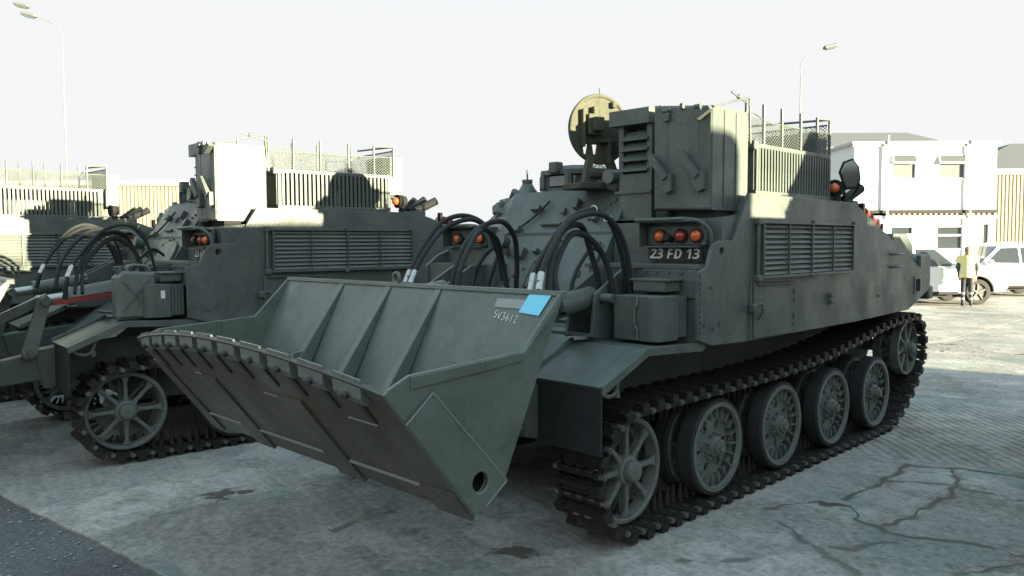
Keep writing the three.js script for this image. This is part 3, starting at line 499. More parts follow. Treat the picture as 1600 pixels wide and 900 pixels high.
  part(gr, 'grille_box', [span(-0.7, -0.68, 2.24, 2.6, -2.64, -1.38), span(-0.68, 0.0, 2.24, 2.6, -2.64, -2.62), span(-0.68, 0.0, 2.24, 2.6, -1.41, -1.396), span(-0.7, 0.045, 2.6, 2.635, -2.65, -1.36, 0.005)], M.paint);
  part(gr, 'grille_frame', [span(0.0, 0.05, 2.25, 2.285, -2.64, -1.37, 0.004), span(0.0, 0.05, 2.285, 2.6, -1.405, -1.375), span(0.0, 0.05, 2.285, 2.6, -2.64, -2.61), span(-0.5, 0.0, 2.26, 2.6, -1.395, -1.38)], M.paint);
  const slat = ready(bx(0.02, 0.315, 0.026)); for (let k = 0; k < 26; k++) { const s = bare(slat, M.paint, 'grille_slat', gr); s.position.set(0.036, 2.443, -1.43 - k * 0.0465); s.rotation.y = 0.05; }
  part(gr, 'end_bracket', [rb(0.09, 0.07, 0.06, 0.015, 0.02, 2.615, -1.35), span(-0.3, 0.03, 2.29, 2.58, -1.372, -1.365)], M.paint);
  const ba = group(T, 'wire_basket');
  for (const [x, zs] of [[0.004, [-1.3, -1.56, -1.85, -2.17, -2.47, -2.71]], [-0.75, [-1.3, -1.6, -1.9, -2.2, -2.62]]]) for (const z of zs) part(ba, 'post', rod([x, 2.61, z], [x, x > 0 ? 2.94 : 3.0, z], 0.013, 0.013, 8), M.paint);
  part(ba, 'top_rail', [rod([0.004, 2.93, -2.47], [0.004, 2.945, -2.71], 0.01), rod([0.004, 2.945, -2.71], [-0.75, 2.97, -2.71], 0.01)], M.paint);
  const wires = []; const wire = (a, b) => { const A = new THREE.Vector3(...a), B = new THREE.Vector3(...b), d = B.clone().sub(A), L = d.length(); const g = new THREE.CylinderGeometry(0.0028, 0.0028, L, 4, 1, true); g.applyQuaternion(new THREE.Quaternion().setFromUnitVectors(new THREE.Vector3(0, 1, 0), d.normalize())); g.translate((A.x + B.x) / 2, (A.y + B.y) / 2, (A.z + B.z) / 2); wires.push(g); };
  const panel = (o, e, hgt) => { const n = Math.round(Math.hypot(e[0] - o[0], e[2] - o[2]) / 0.036), m = Math.round(hgt / 0.026); for (let i = 0; i < n; i++) for (let j = 0; j < m; j++) { const f = (k) => [o[0] + (e[0] - o[0]) * k / n, 0, o[2] + (e[2] - o[2]) * k / n]; const p = f(i), q = f(i + 1), c = f(i + 0.5), y0 = o[1] + j / m * hgt, y1 = o[1] + (j + 1) / m * hgt, ym = (y0 + y1) / 2; wire([p[0], ym, p[2]], [c[0], y1, c[2]]); wire([c[0], y1, c[2]], [q[0], ym, q[2]]); wire([p[0], ym, p[2]], [c[0], y0, c[2]]); wire([c[0], y0, c[2]], [q[0], ym, q[2]]); } };
  panel([0, 2.635, -1.3], [0, 2.635, -2.71], 0.19); panel([-0.02, 2.635, -2.71], [-0.75, 2.635, -2.71], 0.27); panel([-0.75, 2.635, -1.3], [-0.75, 2.635, -2.71], 0.27);
  const wm = part(ba, 'wire_mesh', wires, M.paint); wm.userData.kind = 'stuff';
  for (const g of [tube([[0, 2.82, -1.3], [0, 2.86, -1.4], [0, 2.82, -1.6], [0, 2.815, -2.1], [0, 2.83, -2.71]], 0.006, 30, 5), tube([[-0.75, 2.9, -1.3], [-0.75, 2.9, -2.71]], 0.01, 10, 5), tube([[-0.02, 2.9, -2.71], [-0.75, 2.9, -2.71]], 0.008, 10, 5)]) part(ba, 'mesh_rim', g, M.paint);
  part(T, 'stowage_bin', span(-0.6, -0.1, 2.4, 2.86, -2.9, -2.73, 0.01), M.paint);
  // side louvre panel
  const lv = group(T, 'louvre_panel');
    part(lv, 'frame', [span(0.135, 0.185, 2.035, 2.055, -2.84, -1.22, 0.003), span(0.135, 0.185, 1.635, 1.655, -2.84, -1.22, 0.003), span(0.135, 0.185, 1.655, 2.035, -2.84, -2.825), span(0.135, 0.185, 1.655, 2.035, -1.265, -1.25), span(0.135, 0.18, 1.655, 2.035, -2.06, -2.045), span(0.17, 0.183, 1.655, 2.035, -1.662, -1.652), span(0.17, 0.183, 1.655, 2.035, -2.442, -2.432)], M.paint);
  const lslat = ready(bx(0.037, 0.005, 0.77)); for (let c = 0; c < 2; c++) for (let k = 0; k < 10; k++) { const s = bare(lslat, M.dust, 'louvre_slat', lv); s.position.set(0.16, 1.675 + k * 0.0385, -1.656 - c * 0.787); s.rotation.z = -0.92; }
  part(lv, 'hinge', [rod([0.165, 1.62, -1.2], [0.165, 2.07, -1.2], 0.014), rb(0.05, 0.05, 0.06, 0.01, 0.16, 1.64, -1.21), rb(0.05, 0.05, 0.06, 0.01, 0.16, 2.05, -1.21)], M.paint);
  part(lv, 'latch', [rb(0.03, 0.025, 0.03, 0.006, 0.19, 2.06, -2.03), rb(0.03, 0.025, 0.03, 0.006, 0.19, 2.06, -2.8), rb(0.03, 0.025, 0.03, 0.006, 0.19, 1.63, -2.03)], M.paint);
  // side door under the louvres
  const sd = group(T, 'side_door');
  part(sd, 'panel', prof([[-1.165, 1.205], [-1.165, 1.612], [-1.775, 1.6], [-1.775, 1.2]], 0.158, 0.018, [], 0.003), M.paint);
  part(sd, 'top_flange', bar([0.165, 1.6, -1.2], [0.165, 1.59, -1.76], 0.035, 0.008, [0.5, 1, 0]), M.paint);
  for (const y of [1.52, 1.33]) part(sd, 'hinge', [rb(0.03, 0.045, 0.03, 0.006, 0.155, y, -1.785), rb(0.03, 0.03, 0.03, 0.006, 0.155, y - 0.06, -1.785)], M.paint);
  part(sd, 'handle', [rb(0.05, 0.06, 0.06, 0.012, 0.17, 1.43, -1.13), tube([[0.17, 1.45, -1.18], [0.19, 1.45, -1.22], [0.19, 1.4, -1.23], [0.165, 1.34, -1.22]], 0.01)], M.paint);
  part(T, 'door_jamb', span(0.138, 0.15, 1.2, 1.62, -1.15, -1.125), M.paint);
  part(T, 'tie_down', [rb(0.04, 0.04, 0.045, 0.01, 0.155, 1.455, -2.443), rb(0.04, 0.04, 0.045, 0.01, 0.155, 1.405, -2.443)], M.paint);
  part(T, 'vent_flap', [span(0.135, 0.15, 1.37, 1.395, -4.6, -4.42), span(0.135, 0.15, 1.52, 1.545, -4.6, -4.42), span(0.135, 0.15, 1.395, 1.52, -4.6, -4.575), span(0.135, 0.15, 1.395, 1.52, -4.445, -4.42)], M.paint); part(T, 'vent_shade_panel', span(0.136, 0.142, 1.395, 1.52, -4.575, -4.445), M.ventShade);  // flat black panel painted as the shade inside the vent
  part(T, 'step_rung', [tube([[0.14, 1.78, -3.78], [0.18, 1.78, -3.8], [0.18, 1.78, -4.0], [0.14, 1.78, -4.02]], 0.01), tube([[0.14, 1.66, -3.78], [0.18, 1.66, -3.8], [0.18, 1.66, -4.0], [0.14, 1.66, -4.02]], 0.01)], M.paint);
  for (const [z, y] of [[-0.62, 1.6], [-0.53, 1.35], [-3.5, 1.4], [-0.64, 1.32], [-0.72, 1.35]]) part(T, 'stud', rod([0.138, y, z], [0.152, y, z], 0.012, 0.012, 8), M.paint);
  // rear slope fittings
  const ml = group(T, 'mirror_lamp'); const hexa = (k, d) => { const g = new THREE.ExtrudeGeometry(new THREE.Shape([[-0.035, -0.15], [0.06, -0.14], [0.1, -0.06], [0.085, 0.07], [0.02, 0.15], [-0.06, 0.12], [-0.1, 0.02]].map(([a, b]) => new THREE.Vector2(a * k, b * k))), { depth: d, bevelEnabled: true, bevelThickness: 0.004, bevelSize: 0.006, bevelSegments: 2 }); return g; };
  part(ml, 'mirror', place(hexa(0.85, 0.02), 0.15, 2.475, -2.78, 0, 0.75, 0), M.black); part(ml, 'mirror_glass', place(hexa(0.73, 0.004), 0.164, 2.475, -2.765, 0, 0.75, 0), M.mirror);
  part(ml, 'arm', [tube([[0.08, 2.25, -2.85], [0.12, 2.3, -2.92], [0.17, 2.38, -2.93], [0.19, 2.42, -2.88]], 0.012), tube([[0.06, 2.25, -2.72], [0.1, 2.42, -2.78], [0.07, 2.5, -2.82], [0.05, 2.25, -2.95]], 0.012)], M.black);
  part(ml, 'amber_lamp', place(new THREE.SphereGeometry(0.042, 14, 10), 0.06, 2.36, -2.7), M.amberLamp); part(ml, 'lamp_body', [place(new THREE.CylinderGeometry(0.075, 0.06, 0.1, 14), 0.05, 2.36, -2.77, 1.57), rb(0.05, 0.1, 0.05, 0.01, 0.05, 2.27, -2.78)], M.black);
  const sm = group(T, 'smoke_launcher'); part(sm, 'barrel', [rod([0.02, 2.26, -2.98], [0.07, 2.38, -3.22], 0.045), rod([-0.14, 2.26, -3.0], [-0.12, 2.4, -3.2], 0.045), rod([-0.3, 2.26, -3.0], [-0.32, 2.4, -3.2], 0.045)], M.black); part(sm, 'mount', rb(0.5, 0.06, 0.12, 0.01, -0.12, 2.23, -2.98), M.paint);
  const fe = group(T, 'extinguisher_rack'); part(fe, 'red_bottle', [rod([0.06, 2.17, -3.32], [0.06, 2.05, -3.62], 0.045), rod([-0.06, 2.17, -3.32], [-0.06, 2.05, -3.62], 0.045)], M.redLamp); part(fe, 'clip', [rod([0.06, 2.14, -3.39], [0.06, 2.12, -3.44], 0.05), rod([0.06, 2.08, -3.54], [0.06, 2.06, -3.58], 0.05), rb(0.06, 0.1, 0.04, 0.01, 0.06, 2.2, -3.28), rb(0.1, 0.1, 0.06, 0.01, 0.04, 2.02, -3.7)], M.black);
  part(T, 'rear_bin', [prof([[-4.15, 1.8], [-4.2, 1.98], [-4.55, 1.98], [-4.72, 1.86], [-4.72, 1.6]], 0.02, 0.6, [], 0.01)], M.paint);
  part(T, 'rear_winch', [rod([0.02, 1.62, -4.98], [-0.9, 1.62, -4.98], 0.15, 0.15, 20), rb(0.05, 0.42, 0.32, 0.02, 0.04, 1.55, -4.98), rb(0.12, 0.14, 0.14, 0.02, 0.06, 1.36, -4.99)], M.paint);
  part(T, 'rear_plate', prof([[-4.84, 1.5], [-5.0, 1.3], [-4.95, 1.0], [-4.6, 1.1], [-4.6, 1.5]], -0.3, 2.0, [], 0.008), M.paint);
  // mudguards over both tracks
  for (const s of [1, -1]) {
    const f = group(T, 'mudguard'), q = (x) => (s > 0 ? x : MX(x)), xr = s > 0 ? 0.1 : MX(-0.52), w = 0.62, outer = s > 0 ? 0.115 : MX(0.1);
    part(f, 'top_plate', prof([[0.505, 1.062], [0.06, 1.246], [-0.56, 1.226], [-0.56, 1.21], [0.055, 1.23], [0.5, 1.046]], xr, w), M.paint);
    part(f, 'side_lip', prof([[0.508, 1.066], [0.06, 1.25], [-0.56, 1.232], [-0.64, 1.3], [-0.8, 1.36], [-0.8, 1.33], [-0.56, 1.17], [0.05, 1.2], [0.5, 1.01]], outer, 0.016, [], 0.002), M.paint);
    part(f, 'front_flap', [span(q(-0.42), q(0.1), 0.67, 1.05, 0.49, 0.502), span(q(-0.42), q(0.1), 0.655, 0.69, 0.486, 0.507)], M.rubber);
    part(f, 'bracket', [tube([[q(0.06), 1.03, 0.46], [q(0.06), 0.99, 0.4], [q(0.06), 1.0, 0.32], [q(0.06), 1.12, 0.28]], 0.014), rod([q(0.06), 1.02, 0.3], [q(0.06), 0.97, 0.3], 0.018)], M.paint);
    part(f, 'inner_edge', bar([q(-0.5), 1.07, 0.5], [q(-0.5), 1.255, 0.06], 0.02, 0.03), M.paint);
  }
  // box beside the number plate
  const sb = group(T, 'stowage_box');
  part(sb, 'cover', [(() => { const sh = new THREE.Shape(); sh.moveTo(-0.3, 0.46); sh.lineTo(-0.3, 0.14); sh.lineTo(-0.02, 0.12); sh.quadraticCurveTo(0.055, 0.125, 0.06, 0.2); sh.lineTo(0.06, 0.335); sh.lineTo(-0.1, 0.46); const g = new THREE.ExtrudeGeometry(sh, { depth: 0.285, bevelEnabled: true, bevelThickness: 0.004, bevelSize: 0.004, bevelSegments: 1, curveSegments: 8 }); g.rotateX(-Math.PI / 2); g.translate(0, 1.265, 0); return g; })()], M.paint);
  part(sb, 'cover_edge', tube([[-0.1, 1.555, -0.118], [-0.1, 1.5, -0.112], [-0.115, 1.48, -0.112], [-0.115, 1.36, -0.112], [-0.1, 1.34, -0.112], [-0.1, 1.27, -0.118]], 0.008, 30, 6), M.dust);
  const rib = ready(span(0.03, 0.055, 1.275, 1.545, -0.012, 0.012, 0.004)); part(sb, 'ribbed_panel', span(0.0, 0.035, 1.27, 1.55, -0.46, -0.345), M.paint); for (let k = 0; k < 4; k++) { const r = bare(rib, M.paint, 'rib', sb); r.position.z = -0.36 - k * 0.028; }
  part(sb, 'upper_unit', [span(-0.26, 0.0, 1.575, 1.645, -0.46, -0.28, 0.008), span(-0.28, 0.02, 1.645, 1.66, -0.47, -0.27, 0.004)], M.paint);
  part(T, 'bolted_plate', span(-0.31, 0.108, 1.53, 1.72, -0.49, -0.47, 0.004), M.paint); for (const x of [-0.29, -0.2, -0.1, 0.0]) part(T, 'bolt', rod([x, 1.698, -0.47], [x, 1.698, -0.458], 0.012, 0.012, 6), M.paint); part(T, 'bolt', rod([-0.29, 1.6, -0.47], [-0.29, 1.6, -0.458], 0.012, 0.012, 6), M.paint);
  // loader frame: brackets, arms, cylinders (each side)
  for (const s of [1, -1]) {
    const q = (x) => (s > 0 ? x : MX(x));
    const br = group(T, 'arm_bracket');
    for (const x of [-0.4, -0.62]) part(br, 'bracket_plate', prof([[-0.5, 1.72], [-0.36, 1.72], [-0.06, 1.56], [-0.02, 1.26], [-0.5, 1.24]], q(x), 0.025, [[-0.12, 1.52, 0.03]], 0.003), M.paint);
    part(br, 'pivot_pin', rod([q(-0.3), 1.53, -0.12], [q(-0.7), 1.53, -0.12], 0.032), M.paint);
    part(br, 'gusset', bar([q(-0.52), 1.28, -0.05], [q(-0.52), 1.3, 0.12], 0.3, 0.02), M.paint);
    const ar = group(T, 'loader_arm');
    part(ar, 'beam', prof([[-0.35, 1.1], [0.3, 1.04], [0.55, 1.0], [1.36, 0.84], [1.42, 0.76], [1.36, 0.68], [0.6, 0.74], [0.2, 0.72], [-0.35, 0.85]], q(s > 0 ? -0.42 : -0.56), 0.14, [], 0.01), M.paint);
    part(ar, 'knee_plate', prof([[0.36, 1.04], [0.66, 1.0], [0.6, 0.7], [0.45, 0.66], [0.34, 0.76]], q(s > 0 ? -0.405 : -0.575), 0.17, [], 0.008), M.paint);
    const lkg = group(T, 'tilt_linkage');
    part(lkg, 'link', prof([[0.52, 1.44], [0.56, 1.49], [0.62, 1.46], [0.63, 1.4], [0.76, 1.0], [0.74, 0.94], [0.68, 0.93], [0.64, 0.97]], q(s > 0 ? -0.36 : -0.41), 0.05, [[0.69, 0.985, 0.02]], 0.005), M.dust);
    part(lkg, 'push_rod', bar([q(-0.5), 1.43, 0.57], [q(-0.5), 1.18, 1.1], 0.06, 0.08), M.paint);
    part(lkg, 'pin', rod([q(-0.3), 1.43, 0.57], [q(-0.62), 1.43, 0.57], 0.04), M.paint); part(lkg, 'pin', rod([q(-0.33), 0.985, 0.69], [q(-0.58), 0.985, 0.69], 0.03), M.paint);
    const cy = group(T, 'hydraulic_cylinder');
    part(cy, 'barrel', [rod([q(-0.51), 1.53, -0.14], [q(-0.51), 1.452, 0.36], 0.075, 0.075, 20), rod([q(-0.51), 1.456, 0.33], [q(-0.51), 1.45, 0.37], 0.084, 0.084, 20)], M.paint);
    part(cy, 'piston_rod', rod([q(-0.51), 1.452, 0.36], [q(-0.51), 1.43, 0.53], 0.04, 0.04, 16), M.steel);
    part(cy, 'red_guard', bar([q(-0.43), 1.465, -0.1], [q(-0.43), 1.405, 0.5], 0.012, 0.05), M.redPaint);
    part(cy, 'guard_rail', bar([q(-0.43), 1.535, -0.1], [q(-0.43), 1.48, 0.37], 0.014, 0.07), M.greyPlate);
  }
  // hoses between the hull and the bucket
  const hs = (pts, r = 0.021) => part(T, 'hydraulic_hose', tube(pts, r * 0.86, 48, 10), M.hose);
  const fit = (a, b) => part(T, 'hose_fitting', [rod(a, b, 0.02, 0.02, 10), rod([(a[0] + b[0]) / 2, (a[1] + b[1]) / 2, (a[2] + b[2]) / 2], b, 0.023, 0.022, 6)], M.steel);
  hs([[-0.18, 1.45, 0.88], [-0.13, 1.62, 0.85], [-0.17, 1.72, 0.78], [-0.25, 1.9, 0.55], [-0.32, 2.07, 0.26], [-0.32, 2.115, 0.06], [-0.33, 2.06, -0.1], [-0.35, 1.9, -0.24], [-0.36, 1.7, -0.32], [-0.38, 1.5, -0.36]]);
  hs([[-0.1, 1.45, 0.88], [-0.06, 1.62, 0.86], [-0.1, 1.73, 0.79], [-0.19, 1.9, 0.58], [-0.28, 2.04, 0.33], [-0.26, 2.09, 0.1], [-0.26, 2.04, -0.06], [-0.28, 1.88, -0.22], [-0.3, 1.68, -0.3], [-0.32, 1.5, -0.34]]);
  hs([[-0.02, 1.5, 0.8], [-0.09, 1.66, 0.74], [-0.18, 1.84, 0.6], [-0.3, 1.98, 0.38], [-0.38, 2.02, 0.15], [-0.45, 1.98, 0.0], [-0.5, 1.85, -0.12], [-0.5, 1.66, -0.2], [-0.5, 1.5, -0.22]], 0.025);
  hs([[0.0, 1.5, 0.72], [-0.12, 1.7, 0.66], [-0.24, 1.86, 0.46], [-0.34, 1.96, 0.24], [-0.36, 1.95, 0.1], [-0.37, 1.84, -0.08], [-0.37, 1.66, -0.18], [-0.37, 1.5, -0.22]], 0.025);
  fit([-0.12, 1.63, 0.86], [-0.16, 1.72, 0.79]); fit([-0.055, 1.635, 0.86], [-0.1, 1.73, 0.79]);
  hs([[-1.36, 1.5, 0.88], [-1.3, 1.63, 0.85], [-1.33, 1.72, 0.78], [-1.4, 1.9, 0.6], [-1.49, 2.06, 0.36], [-1.5, 2.11, 0.16], [-1.55, 2.05, -0.1], [-1.62, 1.85, -0.3], [-1.65, 1.6, -0.4]]);
  hs([[-1.3, 1.5, 0.88], [-1.24, 1.63, 0.85], [-1.28, 1.72, 0.78], [-1.36, 1.9, 0.58], [-1.45, 2.03, 0.34], [-1.44, 2.08, 0.12], [-1.5, 2.0, -0.1], [-1.55, 1.82, -0.28], [-1.57, 1.6, -0.36]]);
  hs([[-0.96, 1.5, 0.76], [-0.99, 1.7, 0.68], [-1.08, 1.9, 0.5], [-1.2, 2.03, 0.22], [-1.22, 2.06, 0.02], [-1.28, 1.96, -0.16], [-1.36, 1.78, -0.27], [-1.42, 1.55, -0.32]], 0.023);
  hs([[-0.88, 1.5, 0.76], [-0.92, 1.7, 0.7], [-1.02, 1.88, 0.52], [-1.16, 1.99, 0.3], [-1.3, 2.0, 0.1], [-1.4, 1.92, -0.1], [-1.5, 1.75, -0.25], [-1.5, 1.55, -0.3]], 0.023);
  fit([-1.295, 1.635, 0.855], [-1.33, 1.715, 0.785]); fit([-1.235, 1.635, 0.855], [-1.275, 1.715, 0.785]);
  hs([[-0.62, 1.42, -0.05], [-0.66, 1.62, -0.12], [-0.72, 1.78, -0.3], [-0.78, 1.86, -0.5], [-0.8, 1.8, -0.66]], 0.018);
  hs([[-1.75, 1.5, -0.3], [-1.74, 1.7, -0.38], [-1.8, 1.86, -0.5], [-1.92, 1.84, -0.5], [-1.98, 1.7, -0.42], [-2.0, 1.5, -0.36]], 0.02);
  part(T, 'hose_clamp', [place(new THREE.TorusGeometry(0.026, 0.006, 6, 14), -0.32, 2.115, 0.06), place(new THREE.TorusGeometry(0.026, 0.006, 6, 14), -0.33, 2.06, -0.1, -0.9)], M.steel);
  // running gear
  for (const s of [1, -1]) {
    const x = s > 0 ? 0 : -2.6;
    for (let k = 1; k <= 4; k++) roadWheel(T, x, -0.97 * k + 0.01, s);
    idler(T, x - s * 0.06, 0.025, 0.445, s); idler(T, x - s * 0.03, -4.78, 0.78, s, 0.84);
    addTrack(T, s > 0 ? -0.15 : -2.45);
  }
  buildBucket(T);
}
function recoilDisc(T) { // round plate on a cradle, standing on the cabin roof
  const d = group(T, 'round_anchor_plate'); d.position.set(-1.12, 2.815, -0.98); d.rotation.y = 1.25;
  const s = new THREE.Shape(); s.absarc(0, 0, 0.275, 0, Math.PI * 2);
  for (const [x, w] of [[-0.13, 0.03], [-0.04, 0.03]]) { const h = new THREE.Path(); h.moveTo(x - w, -0.12); h.lineTo(x + w, -0.12); h.lineTo(x + w * 0.5, -0.2); h.lineTo(x - w * 0.5, -0.2); s.holes.push(h); }
  const g = new THREE.ExtrudeGeometry(s, { depth: 0.025, bevelEnabled: true, bevelThickness: 0.008, bevelSize: 0.008, bevelOffset: -0.008, bevelSegments: 2, curveSegments: 40 }); g.translate(0, 0, -0.03);
  part(d, 'disc', g, M.olive);
  part(d, 'rim', new THREE.TorusGeometry(0.268, 0.016, 8, 48), M.olive);
  part(d, 'boss', [rb(0.13, 0.17, 0.06, 0.015, -0.07, 0.03, 0.03), rb(0.09, 0.11, 0.05, 0.01, -0.06, 0.03, 0.08), rb(0.07, 0.07, 0.05, 0.01, -0.05, 0.14, 0.03)], M.olive);
  part(d, 'rib', [rb(0.025, 0.3, 0.06, 0.006, -0.17, 0.0, 0.02), rb(0.14, 0.025, 0.08, 0.006, 0.05, -0.1, 0.03), rb(0.03, 0.2, 0.09, 0.006, 0.06, -0.18, 0.03), rb(0.04, 0.05, 0.05, 0.01, 0.12, 0.2, 0.02)], M.olive);
  part(d, 'cradle', [bar([-0.17, -0.45, 0.05], [-0.1, -0.22, 0.02], 0.06, 0.05, [1, 0, 0]), bar([0.14, -0.45, 0.05], [0.06, -0.2, 0.02], 0.07, 0.05, [1, 0, 0]), rod([-0.14, -0.36, 0.05], [0.14, -0.36, 0.05], 0.045), rb(0.5, 0.05, 0.3, 0.01, 0.0, -0.46, -0.02)], M.olive);
  part(d, 'tip', rod([0.0, 0.27, 0], [0.0, 0.33, 0], 0.004), M.olive);
}
const LOADERS = 'armoured tracked loaders parked in a row';
const tA = thing('armoured_loader', 'armoured tracked loader marked 23 FD 13 with chalked bucket and round roof plate', 'armoured vehicle', [0, 0, 0], 0, LOADERS);
tA.userData.plate = '23 FD 13'; makeTractor(tA); delete tA.userData.plate;
const base = tA.clone();
recoilDisc(tA);
function another(label, pos, turn) { const o = base.clone(); o.name = numbered('armoured_loader'); o.userData = { label, category: 'armoured vehicle', group: LOADERS }; o.position.set(...pos); o.rotation.y = turn; scene.add(o); return o; }
const tB = another('dark green armoured tracked loader with a jerry can standing on its front mudguard', [-4.26, 0, 1.615], -4.06 * RAD);
tB.traverse((m) => { if (m.name === 'plate_lettering') { const tg = lettering('23 FD', 0.07); tg.scale(PLATE_W, 1, 1); const old = m.geometry; old.computeBoundingBox(); tg.translate(old.boundingBox.min.x, 1.775, -0.671); m.geometry = join(tg); } });
for (const o of [tB]) { const bk = o.children.find((c) => c.name === 'bucket'); for (const c of [...bk.children]) if (['chalk_mark', 'grey_label', 'cyan_label'].includes(c.name)) bk.remove(c);
  const sb = o.children.find((c) => c.name === 'stowage_box'); part(sb, 'white_label', span(0.064, 0.066, 1.43, 1.5, -0.29, -0.255), M.white); }
for (const n of ['mirror', 'mirror_glass', 'arm']) { const q = tB.children.find((c) => c.name === 'mirror_lamp'); for (const c of [...q.children]) if (c.name === n) q.remove(c); }
for (const c of tA.children) if (c.name === 'hydraulic_cylinder') for (const m of [...c.children]) if (['red_guard', 'guard_rail'].includes(m.name)) c.remove(m);
for (const o of tB.children) if (['hydraulic_hose', 'hose_fitting', 'hose_clamp'].includes(o.name)) { o.scale.z = 0.66; o.position.z = -0.35 * 0.34; }
const tC = another('armoured tracked loader with sunlit grille, farthest from the white cabins', [-8.185, 0, 3.182], 2.0 * RAD);
const tD = another('armoured tracked loader parked in front of the added box lorry', [5.05, 0, -1.68], 0);
for (const o of [tC, tD]) { const ml = o.children.find((c) => c.name === 'mirror_lamp'); for (const c of [...ml.children]) if (['mirror', 'mirror_glass', 'arm', 'amber_lamp'].includes(c.name)) ml.remove(c); const bk = o.children.find((c) => c.name === 'bucket'); for (const c of [...bk.children]) if (['chalk_mark', 'grey_label', 'cyan_label'].includes(c.name)) bk.remove(c); for (const c of o.children) if (c.name === 'light_cluster') for (const m of [...c.children]) if (m.name === 'plate_lettering') c.remove(m); }
part(tD, 'added_mudguard_blocker', [span(-2.55, -1.95, 1.26, 2.41, -0.46, 0.26, 0.02), span(-2.57, -1.93, 2.2, 2.25, -0.48, 0.28)], M.paint);  // block added only to cast shade on the first loader hull
part(tD, 'added_roof_blocker', prof([[-0.87, 2.4], [-0.87, 2.9], [-1.2, 3.3], [-2.05, 3.32], [-2.05, 2.4]], -0.85, 0.7, [], 0.03), M.paint);  // sloped block added only to shade the first loader grille

// ---------------------------------------------------------------- jerry can on the second loader's mudguard
{
  const c = new THREE.Vector3(-0.08, 1.262, -0.07).applyEuler(new THREE.Euler(0, -4.06 * RAD, 0)).add(new THREE.Vector3(-4.26, 0, 1.615));
  const j = thing('jerry_can', 'olive green steel jerry can standing on the mudguard of the loader', 'jerry can', [c.x, c.y, c.z], -4.06 * RAD);
  part(j, 'body', prof([[-0.165, 0.02], [-0.15, 0], [0.15, 0], [0.165, 0.02], [0.165, 0.36], [0.1, 0.415], [-0.165, 0.4]], 0.08, 0.16, [], 0.02), M.dust);
  part(j, 'pressing', [bar([0.083, 0.06, -0.11], [0.083, 0.33, 0.11], 0.02, 0.006, [1, 0, 0]), bar([0.083, 0.06, 0.11], [0.083, 0.33, -0.11], 0.02, 0.006, [1, 0, 0])], M.paint);
  part(j, 'handle', [-0.045, 0, 0.045].map((x) => tube([[x, 0.39, -0.13], [x, 0.445, -0.11], [x, 0.465, 0.0], [x, 0.45, 0.05], [x, 0.4, 0.06]], 0.012, 20, 8)), M.dust);
  part(j, 'cap', [place(new THREE.CylinderGeometry(0.034, 0.034, 0.05, 14), 0, 0.42, 0.12, 0.5), rb(0.05, 0.02, 0.07, 0.006, 0, 0.45, 0.12)], M.paint);
}

// ---------------------------------------------------------------- buildings
const whitePanel = new THREE.MeshStandardMaterial({ color: C3(0.74, 0.76, 0.76), roughness: 0.6, map: tex(256, (u, v) => { const a = fbm(u * 4, v * 4, 4, 4, 601), b = fbm(u * 40, v * 4, 4, 3, 611); const k = 0.93 + 0.08 * (a - 0.5) + 0.08 * (b - 0.5); return [k, k, k * 0.99]; }) });
const greyPanel = plain(C3(0.42, 0.44, 0.44), 0.7), dimGlass = new THREE.MeshPhysicalMaterial({ color: C3(0.035, 0.045, 0.05), roughness: 0.08, clearcoat: 1 }), blind = plain(C3(0.12, 0.14, 0.145), 0.8), sashGlass = plain(C3(0.08, 0.088, 0.088), 0.3);
const tanSheet = new THREE.MeshStandardMaterial({ color: C3(0.30, 0.265, 0.19), roughness: 0.65, map: whitePanel.map }), roofGrey = new THREE.MeshStandardMaterial({ color: C3(0.13, 0.145, 0.15), roughness: 0.8, map: whitePanel.map });
function corrugated(len, h, pitch = 0.2, depth = 0.045) { // sheet in the xy plane, ridges upright
  const n = Math.round(len / pitch), p = [];
  const push = (x0, z0, x1, z1) => p.push(x0, 0, z0, x1, 0, z1, x1, h, z1, x0, 0, z0, x1, h, z1, x0, h, z0);
  for (let k = 0; k < n; k++) { const a = k * pitch; push(a, 0, a + pitch * 0.38, 0); push(a + pitch * 0.38, 0, a + pitch * 0.5, -depth); push(a + pitch * 0.5, -depth, a + pitch * 0.88, -depth); push(a + pitch * 0.88, -depth, a + pitch, 0); }
  const g = new THREE.BufferGeometry(); g.setAttribute('position', new THREE.Float32BufferAttribute(p, 3)); g.computeVertexNormals(); return g;
}
